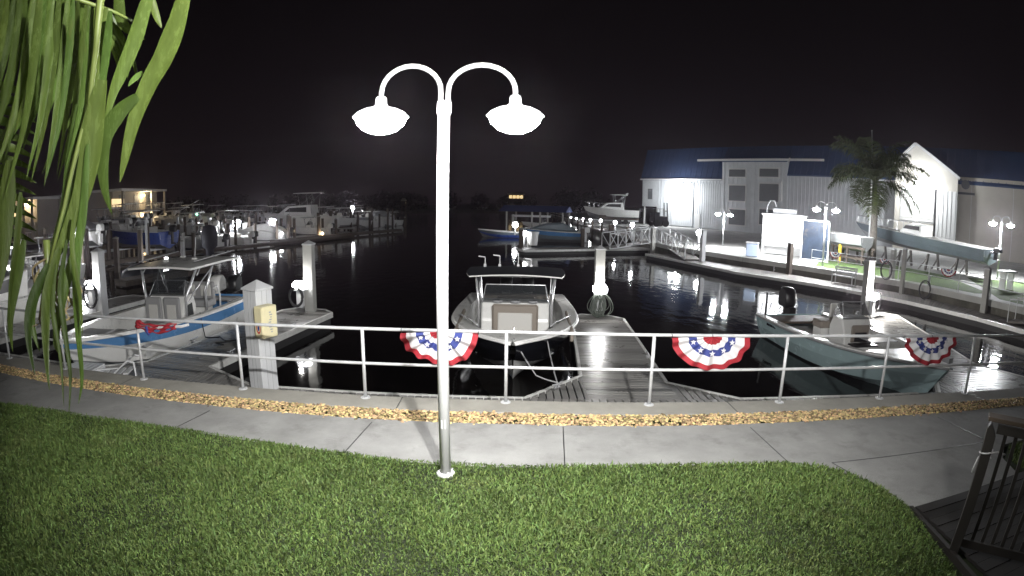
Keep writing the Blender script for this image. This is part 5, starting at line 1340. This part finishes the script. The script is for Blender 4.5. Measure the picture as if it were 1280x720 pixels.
for i, (px, py, rho, hd, L, kind, hull, lab, dz) in enumerate(left_boats):
    p = HR(px, py, rho); z = max(WZ, HR(px, py, rho).z-.0) if dz > -.35 else WZ
    z = max(WZ, p.z+.25) if dz > -.35 else WZ
    b = far_boat(lab, (p.x, p.y), math.radians(hd), L, L*.34, kind, hull, z=z, group=GL, motors=1+i % 2, canopy=['gel', 'gelgrey', 'gel', 'paleblue'][i % 4], upper=None)
    h = math.radians(hd); c = Vector((p.x+math.cos(h)*L*.5, p.y+math.sin(h)*L*.5, 0))
    if z > WZ: lift('lift cradle under the '+SHORT[i], c.x, c.y, h, L, L*.34, z)
    for sx in (-.42, .42):
        for sy in (-1, 1):
            u = Vector((math.cos(h)*sx*L-math.sin(h)*sy*(L*.17+.5), math.sin(h)*sx*L+math.cos(h)*sy*(L*.17+.5), 0)); q = c+u
            if q.x < -3: dark_pile(q.x, q.y, random.uniform(.9, 2.0), 'timber pile at the %s, %s side, of %s' % ('stern' if sx < 0 else 'bow', 'port' if sy > 0 else 'starboard', SHORT[i]))
# piles with pale caps and docks of the left marina
for i, (px, pyb, pyt, rho, mt) in enumerate(((146, 325, 296, 38, 'wood'), (176, 318, 285, 40, 'wood'), (230, 322, 290, 44, 'pilec'), (243, 322, 289, 46, 'wood'), (229, 330, 300, 38, 'pilew'), (184, 312, 270, 46, 'pilew'), (223, 306, 270, 50, 'pilew'), (492, 286, 268, 84, 'pilew'), (487, 286, 265, 86, 'pilew'), (506, 285, 271, 84, 'wood'), (258, 318, 292, 46, 'wood'), (361, 310, 268, 58, 'wood'), (368, 306, 272, 60, 'wood'), (399, 304, 270, 62, 'wood'), (420, 300, 273, 66, 'wood'))):
    p = HR(px, pyb, rho); zt = HR(px, pyt, rho).z
    labs = ['dark pile in front of the royal blue bow', 'dark pile in front of the royal blue boat amidships', 'grey capped pile left of the dark pair', 'dark capped pile of a pair beside the dark motor cover', 'thin white post rising behind the blue boat hardtop', 'tall white lift post behind the royal blue boat', 'tall white lift post right of the royal blue boat', 'white mast like post near the end of the left row', 'slightly taller white post near the end of the left row', 'dark pile marking the end of the left row', 'dark pile right of the pair', 'dark pile in front of the cruiser bow', 'second dark pile in front of the cruiser bow', 'dark pile in front of the cruiser cabin', 'dark pile at the cruiser stern']
    pile(labs[i], p.x, p.y, zt-.1, .30 if mt == 'wood' else .2, .2, 'capped piles of the left marina', mt, cap='pilec')
for i, (pa, pb2, w_, lab) in enumerate((((100, 330), (440, 293), .9, 'long dark dock under the row of lifts in the left marina'), ((150, 350), (262, 332), 1.4, 'short dark dock behind the blue striped boat'), ((340, 300), (500, 286), .9, 'dark dock below the sterns at the end of the left row'), ((-10, 360), (90, 338), 1.4, 'dark dock at the far left behind the palm'))):
    a, b = G(*pa, DZ), G(*pb2, DZ); t = thing('marina_dock', lab, 'dock', (0, 0, 0), 0, 'docks of the left marina')
    m = MB(); d = b-a; n_ = int(d.length/.3)
    for k in range(n_):
        p, q = a.lerp(b, k/n_), a.lerp(b, (k+.93)/n_); m.bar((p.x, p.y, DZ-.03), (q.x, q.y, DZ-.03), w_, .05)
    m.build('planks', 'wood', t)
    m = MB(); m.bar((a.x, a.y, DZ-.2), (b.x, b.y, DZ-.2), w_-.2, .22); m.build('beam', 'wood', t)
for px, py, rho, wt, sz, lab, wm in ((295.5, 279.5, 57, 420, .42, 'bright pedestal lamp left of the big cruiser', False), (341, 278, 62, 420, .42, 'bright pedestal lamp at the bow of the big cruiser', False), (99, 297, 42, 300, .30, 'bright lamp over the covered runabout behind the palm', False), (247, 281, 60, 120, .26, 'small lamp behind the dark motor cover', False),
                                 (441, 260, 84, 260, .30, 'lamp on the hardtop of the grey stern on boat', False), (24, 322, 34, 140, .18, 'lamp at the far left edge behind the fronds', False), (208, 324, 40, 60, .14, 'small lamp below the tall white lift posts', False), (352, 292, 58, 40, .16, 'low lamp on the dock under the big cruiser', False), (403, 292, 62, 40, .14, 'low pinkish lamp on the dock near the cruiser stern', True), (475, 294, 74, 120, .2, 'lamp low on the dock at the end of the left row', False)):
    dock_lamp(px, py, rho, watts=wt*3.6, sz=sz, label=lab, grp='pedestal lamps of the left marina', warm=wm)
t = thing('signal_lamp', 'tiny green signal lamp above the left marina boats', 'lamp', HR(246, 268, 80)); m = MB(); m.tube([(0, 0, -2.4), (0, 0, -.1)], .05, 6); m.build('post', 'galv', t)
m = MB(); m.lathe([(0, .18), (.2, 0), (0, -.18)], n=8); m.build('lens', 'green', t)
# long fishing rod / outrigger poles
for a, b, rho, lab in (((218, 267), (249, 250), 70, 'thin fishing outrigger slanting up over the left marina'), ((345, 270), (371, 258), 72, 'short outrigger slanting up over the big cruiser')):
    m = MB(); m.tube([HR(*a, rho), HR(*b, rho)], .035, 5); tag(m.build('outrigger_pole', 'galv', None), lab, 'pole', 'outriggers of the left marina')
# dark covered motors close behind boat A
for px, py, rho, lab in ((262, 300, 40, 'dark canvas covered outboard behind the blue boat hardtop'), (176, 322, 33, 'low dark covered dinghy on the short dock')):
    p = HR(px, py, rho); t = thing('covered_motor', lab, 'boat motor', (p.x, p.y, WZ)); m = MB(); m.lathe([(0, 2.6), (.45, 2.5), (.62, 1.9), (.55, 1.1), (.3, .9), (.25, 0)], n=12) if 'outboard' in lab else m.lathe([(0, .95), (.7, .8), (1.2, .5), (1.3, .2), (1.0, 0)], n=14); m.build('cover', 'dark', t, 'all')

# ================================================================ FAR SHORE
sh = MB(); sh.prism([(-260, 150), (-120, 140), (-60, 165), (-10, 205), (9, 215), (12, 150), (60, 300), (300, 600), (-600, 600), (-600, 60), (-70, 62), (-75, 110)], -2, -.4)
tag(sh.build('far_shore', 'earth'), kind='structure')
rg = np.random.default_rng(8)
def treeline(nm, spans, n, seed):
    r = np.random.default_rng(seed); V = []; Fc = []
    for (x0, y0, x1, y1, h0, h1, cnt) in spans:
        for c in range(cnt):
            f = r.uniform(); x, y = x0+(x1-x0)*f, y0+(y1-y0)*f+r.uniform(0, 12); h = r.uniform(h0, h1); rad = h*r.uniform(.28, .5)
            for k in range(n):
                d = r.normal(size=3); d /= np.linalg.norm(d); rr = rad*r.uniform(.3, 1)**.5*(1+.25*math.sin(d[0]*5+c))
                p = np.array([x, y, h-rad])+d*rr*np.array([1, 1, 1.0]); 
                if r.uniform() < .3: p[2] = r.uniform(0, h-rad)
                a = r.normal(size=3); a /= np.linalg.norm(a); b = np.cross(a, r.normal(size=3)); b /= np.linalg.norm(b); s = r.uniform(.25, .6)
                o = len(V); V += [p-a*s, p+b*s*.5, p+a*s, p-b*s*.5]; Fc.append((o, o+1, o+2, o+3))
    me = bpy.data.meshes.new(nm); me.from_pydata([tuple(v) for v in V], [], Fc); me.materials.append(M['wildleaf']); me.update()
    o = bpy.data.objects.new(nm, me); COL.objects.link(o); return tag(o, kind='stuff')
treeline('far_trees', [(-140, 150, -50, 172, 4, 6.5, 40), (-50, 172, 10, 212, 4, 6.5, 34), (14, 168, 24, 150, 5, 7.5, 16)], 150, 4)
# lit huts on the far shore
for (x0, x1, y0, y1, rho, lab, wm) in ((635, 655, 243, 252, 190, 'small lantern lit hut above the far trees behind the blue awning', True), (501.5, 507.5, 251.5, 257.5, 150, 'tiny yellow lit hut at the end of the left marina', True)):
    p = HR((x0+x1)/2, y1, rho); w_ = (x1-x0)*rho/F_PX; h = (y1-y0)*rho/F_PX
    t = thing('hut', lab, 'hut', (p.x, p.y, p.z), 0, 'lit huts on the far shore')
    m = MB(); m.box((0, 0, h+.12), (w_*1.1, w_*.7, .25)); m.add([(-w_*.55, -w_*.35, h+.25), (w_*.55, -w_*.35, h+.25), (w_*.55, w_*.35, h+.25), (-w_*.55, w_*.35, h+.25), (-w_*.3, 0, h+.8), (w_*.3, 0, h+.8)], [(0, 1, 5, 4), (2, 3, 4, 5), (1, 2, 5), (3, 0, 4)]); m.build('roof', 'plaster', t)
    m = MB(); m.box((0, 0, h*.15), (w_, w_*.6, h*.3)); m.build('parapet', 'wood', t)
    for k in range(5):
        m = MB(); m.box((-w_/2+.15+k*(w_-.3)/4, -w_*.28, h*.5), (.25, .25, h)); m.build('post', 'wood', t)
    m = MB(); m.box((0, .2, h*.66), (w_*.85, .2, h*.42)); m.build('lit_window', 'litwin', t)
    zz = p.z+.5
    for sx in (-w_*.4, w_*.4): m = MB(); m.box((sx, 0, -zz/2), (.35, .35, zz)); m.build('leg', 'wood', t)
# two storey building behind the left marina
rb_ = 80.0
def bl(px, py, r=rb_): return HR(px, py, r)
for lab, xa, xb, yt, yb_, ra, rb2, n_l in (('pale two storey building with lit balconies behind the left marina', 143, 198, 239, 276, 76, 88, 2), ('dim long pale building left of the two storey balconies', 100, 143, 244, 278, 80, 90, 0), ('yellow lit low building seen through the palm fronds', 15, 46, 250, 276, 78, 76, 1)):
    a, b = HR(xa, yb_, ra), HR(xb, yb_, rb2); zt = HR((xa+xb)/2, yt, (ra+rb2)/2).z; a.z = b.z = 0
    e_ = (b-a).normalized(); L = (b-a).length; t = thing('apartment_building', lab, 'building', a, math.atan2(e_.y, e_.x), 'lit buildings behind the left marina')
    m = MB(); m.box((L/2, 4.2, (zt-.5)/2), (L, 8, zt+.5)); m.build('wall', 'plaster', t)
    m = MB(); m.box((L/2, 3.6, zt+.1), (L+.6, 10, .3)); m.build('roof', 'trimw', t)
    if n_l:
        for k in range(n_l):
            zf = zt*(k)/max(1, n_l)
            m = MB(); m.box((L/2, -.55, zf+.05), (L, 1.5, .16)); m.build('balcony', 'plaster', t)
            m = MB(); m.bar((.1, -1.25, zf+1.0), (L-.1, -1.25, zf+1.0), .06, .08)
            for q in range(int(L/.5)): m.bar((.1+q*.5, -1.25, zf+.1), (.1+q*.5, -1.25, zf+1.0), .03, .03)
            m.build('balustrade', 'trimw', t)
            for f in (.18, .5, .78):
                m = MB(); m.box((L*f, .18, zf+1.2), (1.5, .1, 2.0)); q = m.build('door', 'winshut', t)
            m = MB(); m.box((L*.62, -.1, zf+zt/max(1, n_l)-.6), (.4, .25, .28)); q = m.build('wall_lamp', 'bulbw', t)
            lamp('lamp_light', t, (L*.62, -.8, zf+zt/max(1, n_l)-.75), 220, (1, .78, .48), .15)
        for f in (0.02, .66, .99):
            m = MB(); m.box((L*f, -1.2, zt/2), (.25, .25, zt)); m.build('column', 'plaster', t)
        m = MB(); m.box((L*.10, .16, zt*.72), (L*.24, .1, 1.0)); m.build('lit_window', 'litwin', t)

# ================================================================ FOREGROUND PALM (hanging fronds, left)
fpalm = thing('palm_tree', 'palm with long green leaflets hanging across the left of the view', 'palm tree', (-3.6, 1.0, 0))
rg = random.Random(12)
m = MB(); m.tube([(0, 0, -.1), (.03, 0, 1.0), (.0, .05, 2.5), (.05, .1, 4.3)], [.19, .15, .13, .11], 12); m.build('trunk', 'trunk', fpalm, 'all')
off = Vector((3.6, -1.0, 0))
def leaflet(mb, pts, wd, fold=.35, wmax=.35, tip=0.0):
    """folded blade along a 3D polyline: two halves meeting at the midrib"""
    P = [Vector(p)+off for p in pts]; n = len(P); c = Vector((0, 0, CAM_H))+off
    # smooth the polyline
    Q = []
    for i in range(n-1):
        p0, p1, p2, p3 = P[max(0, i-1)], P[i], P[i+1], P[min(n-1, i+2)]
        for k in range(4):
            t = k/4; Q.append(.5*((2*p1)+(p2-p0)*t+(2*p0-5*p1+4*p2-p3)*t*t+(3*p1-3*p2+p3-p0)*t**3))
    Q.append(P[-1]); N = len(Q); vs = []
    tw = rg.uniform(-.3, .3); tw2 = rg.uniform(-.45, .45)
    for i, q in enumerate(Q):
        f = i/(N-1); d = (Q[min(i+1, N-1)]-Q[max(i-1, 0)]).normalized(); v = (q-c).normalized()
        s = d.cross(v).normalized(); nn = s.cross(d)
        a = tw+tw2*f; s2 = s*math.cos(a)+nn*math.sin(a); n2 = nn*math.cos(a)-s*math.sin(a)
        w_ = wd*(min(1, (f+.10)/wmax)**.7)*max(0.02, (1-f**2.6)) if f < 1 else wd*.03
        vs += [q-s2*w_/2+n2*w_*fold*.5, q-n2*0, q+s2*w_/2+n2*w_*fold*.5]
    mb.add(vs, [(3*i+j, 3*i+j+1, 3*i+j+4, 3*i+j+3) for i in range(N-1) for j in (0, 1)])
def pix(pl, r0, r1):
    out = []
    for i, (x, y) in enumerate(pl):
        out.append(Vector((0, 0, CAM_H))+ray(x, y)*(r0+(r1-r0)*i/(len(pl)-1)))
    return out
def frond(nm, rach, blades_, r0, r1, mt='leaf', label=None):
    fm = MB(); P = [p+off for p in pix(rach, r0, r1)]; fm.tube(P, [.012-.008*i/(len(P)-1) for i in range(len(P))], 6)
    f = fm.build('frond', 'stem', fpalm, 'all')
    lm = MB()
    for pl, wpx, a, b in blades_: leaflet(lm, pix(pl, a, b), wpx*1.0*a/F_PX)
    lm.build('leaflets', mt, f, 'all', recalc=False)
    return f
# frond reaching right: long blades
frond('frond', [(-60, -60), (60, -40), (160, -60), (240, -70)], [
    ([(236, -30), (222, 25), (205, 70), (186, 105), (168, 150), (156, 200), (150, 228)], 27, 1.7, 1.75),
    ([(196, -40), (172, 40), (152, 90), (140, 120), (128, 170)], 20, 1.8, 1.8),
    ([(172, 120), (148, 140), (130, 170), (127, 205), (131, 240), (140, 268)], 23, 1.72, 1.75),
    ([(150, -40), (150, 20), (165, 40), (182, 50)], 14, 1.9, 1.95),
    ([(186, -10), (196, 20), (202, 35)], 10, 1.9, 1.9),
    ([(132, 10), (150, 50), (158, 70), (163, 88)], 13, 2.0, 2.0),
    ([(178, 90), (166, 100), (160, 108)], 8, 1.8, 1.8)], 1.7, 1.8)
# central fan of blades
bl_ = []
for i in range(30):                                   # one side of a feather frond: narrow leaflets side by side, curving down to the left
    f = i/29; x0 = -30+168*f; y0 = -40+52*f+rg.uniform(-4, 4); ln = (150+95*math.sin(PI*min(1, .2+.75*f)))*rg.uniform(.85, 1.1)
    lean = 62-36*f+rg.uniform(-7, 7)
    bl_.append(([(x0, y0), (x0-lean*.20, y0+ln*.34), (x0-lean*.52, y0+ln*.68), (x0-lean+rg.uniform(-4, 4), y0+ln)], rg.uniform(8.5, 13.5), 1.75+.12*math.sin(i*1.7), 1.78+.15*math.sin(i*1.7+.4)))
for i in range(9):                                    # the other side, short leaflets to the right
    f = i/8; x0 = 60+70*f; y0 = -22+40*f
    bl_.append(([(x0, y0), (x0+22, y0+22+6*f), (x0+38, y0+52+10*f), (x0+42+rg.uniform(-4, 6), y0+86)], rg.uniform(8, 12), 1.95, 2.0))
for i in range(12):                                   # a second frond behind it, in the gaps
    f = i/11; x0 = -10+130*f; y0 = 20+rg.uniform(-10, 20); ln = rg.uniform(120, 190)
    bl_.append(([(x0, y0), (x0-10, y0+ln*.4), (x0-26, y0+ln*.75), (x0-44, y0+ln)], rg.uniform(7, 11), 2.2, 2.25))
frond('frond', [(-60, -50), (10, -30), (80, -6), (140, 14), (165, 26)], bl_, 1.8, 1.9)
# big drooping blades down the middle
frond('frond', [(128, -20), (120, 60), (112, 130), (80, 260), (52, 380)], [
    ([(128, 100), (118, 150), (112, 200), (100, 250), (80, 300), (62, 340)], 30, 1.6, 1.62),
    ([(100, 130), (92, 200), (84, 260), (66, 320), (48, 400)], 22, 1.65, 1.66),
    ([(110, 180), (104, 260), (95, 330), (96, 400), (102, 470), (98, 505)], 12, 1.6, 1.6),
    ([(60, 330), (40, 380), (36, 420), (44, 470)], 14, 1.62, 1.62),
    ([(75, 310), (60, 370), (58, 430), (62, 488)], 15, 1.60, 1.6),
    ([(84, 300), (76, 360), (82, 420), (88, 470), (86, 522)], 8, 1.58, 1.58),
    ([(70, 330), (66, 390), (76, 450), (80, 510)], 6, 1.6, 1.6),
    ([(48, 350), (40, 400), (50, 440)], 10, 1.66, 1.66),
    ([(30, 300), (20, 350), (12, 400), (16, 440)], 14, 1.7, 1.7),
    ([(98, 300), (84, 350), (70, 420), (72, 440)], 12, 1.62, 1.62),
    ([(112, 150), (104, 210), (86, 280), (58, 330)], 16, 1.75, 1.75),
    ([(12, 200), (8, 260), (2, 330), (-10, 390)], 22, 1.7, 1.7),
    ([(26, 240), (22, 300), (14, 360), (10, 430)], 10, 1.7, 1.7),
    ([(95, 260), (90, 310), (100, 370), (103, 420)], 7, 1.56, 1.56)], 1.6, 1.64)
# dry, tangled ends
dm = []
for i in range(16):
    x = rg.uniform(40, 86); y = rg.uniform(320, 370); dm.append(([(x, y), (x+rg.uniform(-20, 20), y+rg.uniform(10, 40)), (x+rg.uniform(-30, 24), y+rg.uniform(30, 80))], rg.uniform(2.5, 5), 1.64, 1.66))
frond('frond', [(58, 300), (60, 340), (66, 370)], dm, 1.66, 1.66, 'leafdry')
# ladder of level leaflets in the shade at the far left
lv = []
for k in range(13):
    y = 110+k*15; lv.append(([(-20, y-8), (6, y-2), (26, y+4), (46, y+14)], 11, 2.3, 2.35))
frond('frond', [(-30, 60), (-24, 180), (-20, 330)], lv, 2.3, 2.3)

# ================================================================ THIN VIOLET HAZE, ADDED TO STAND IN FOR LENS HALOS ROUND THE LAMPS
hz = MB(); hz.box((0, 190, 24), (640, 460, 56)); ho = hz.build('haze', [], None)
hm = bpy.data.materials.new('halo_haze'); hm.use_nodes = True; t = hm.node_tree
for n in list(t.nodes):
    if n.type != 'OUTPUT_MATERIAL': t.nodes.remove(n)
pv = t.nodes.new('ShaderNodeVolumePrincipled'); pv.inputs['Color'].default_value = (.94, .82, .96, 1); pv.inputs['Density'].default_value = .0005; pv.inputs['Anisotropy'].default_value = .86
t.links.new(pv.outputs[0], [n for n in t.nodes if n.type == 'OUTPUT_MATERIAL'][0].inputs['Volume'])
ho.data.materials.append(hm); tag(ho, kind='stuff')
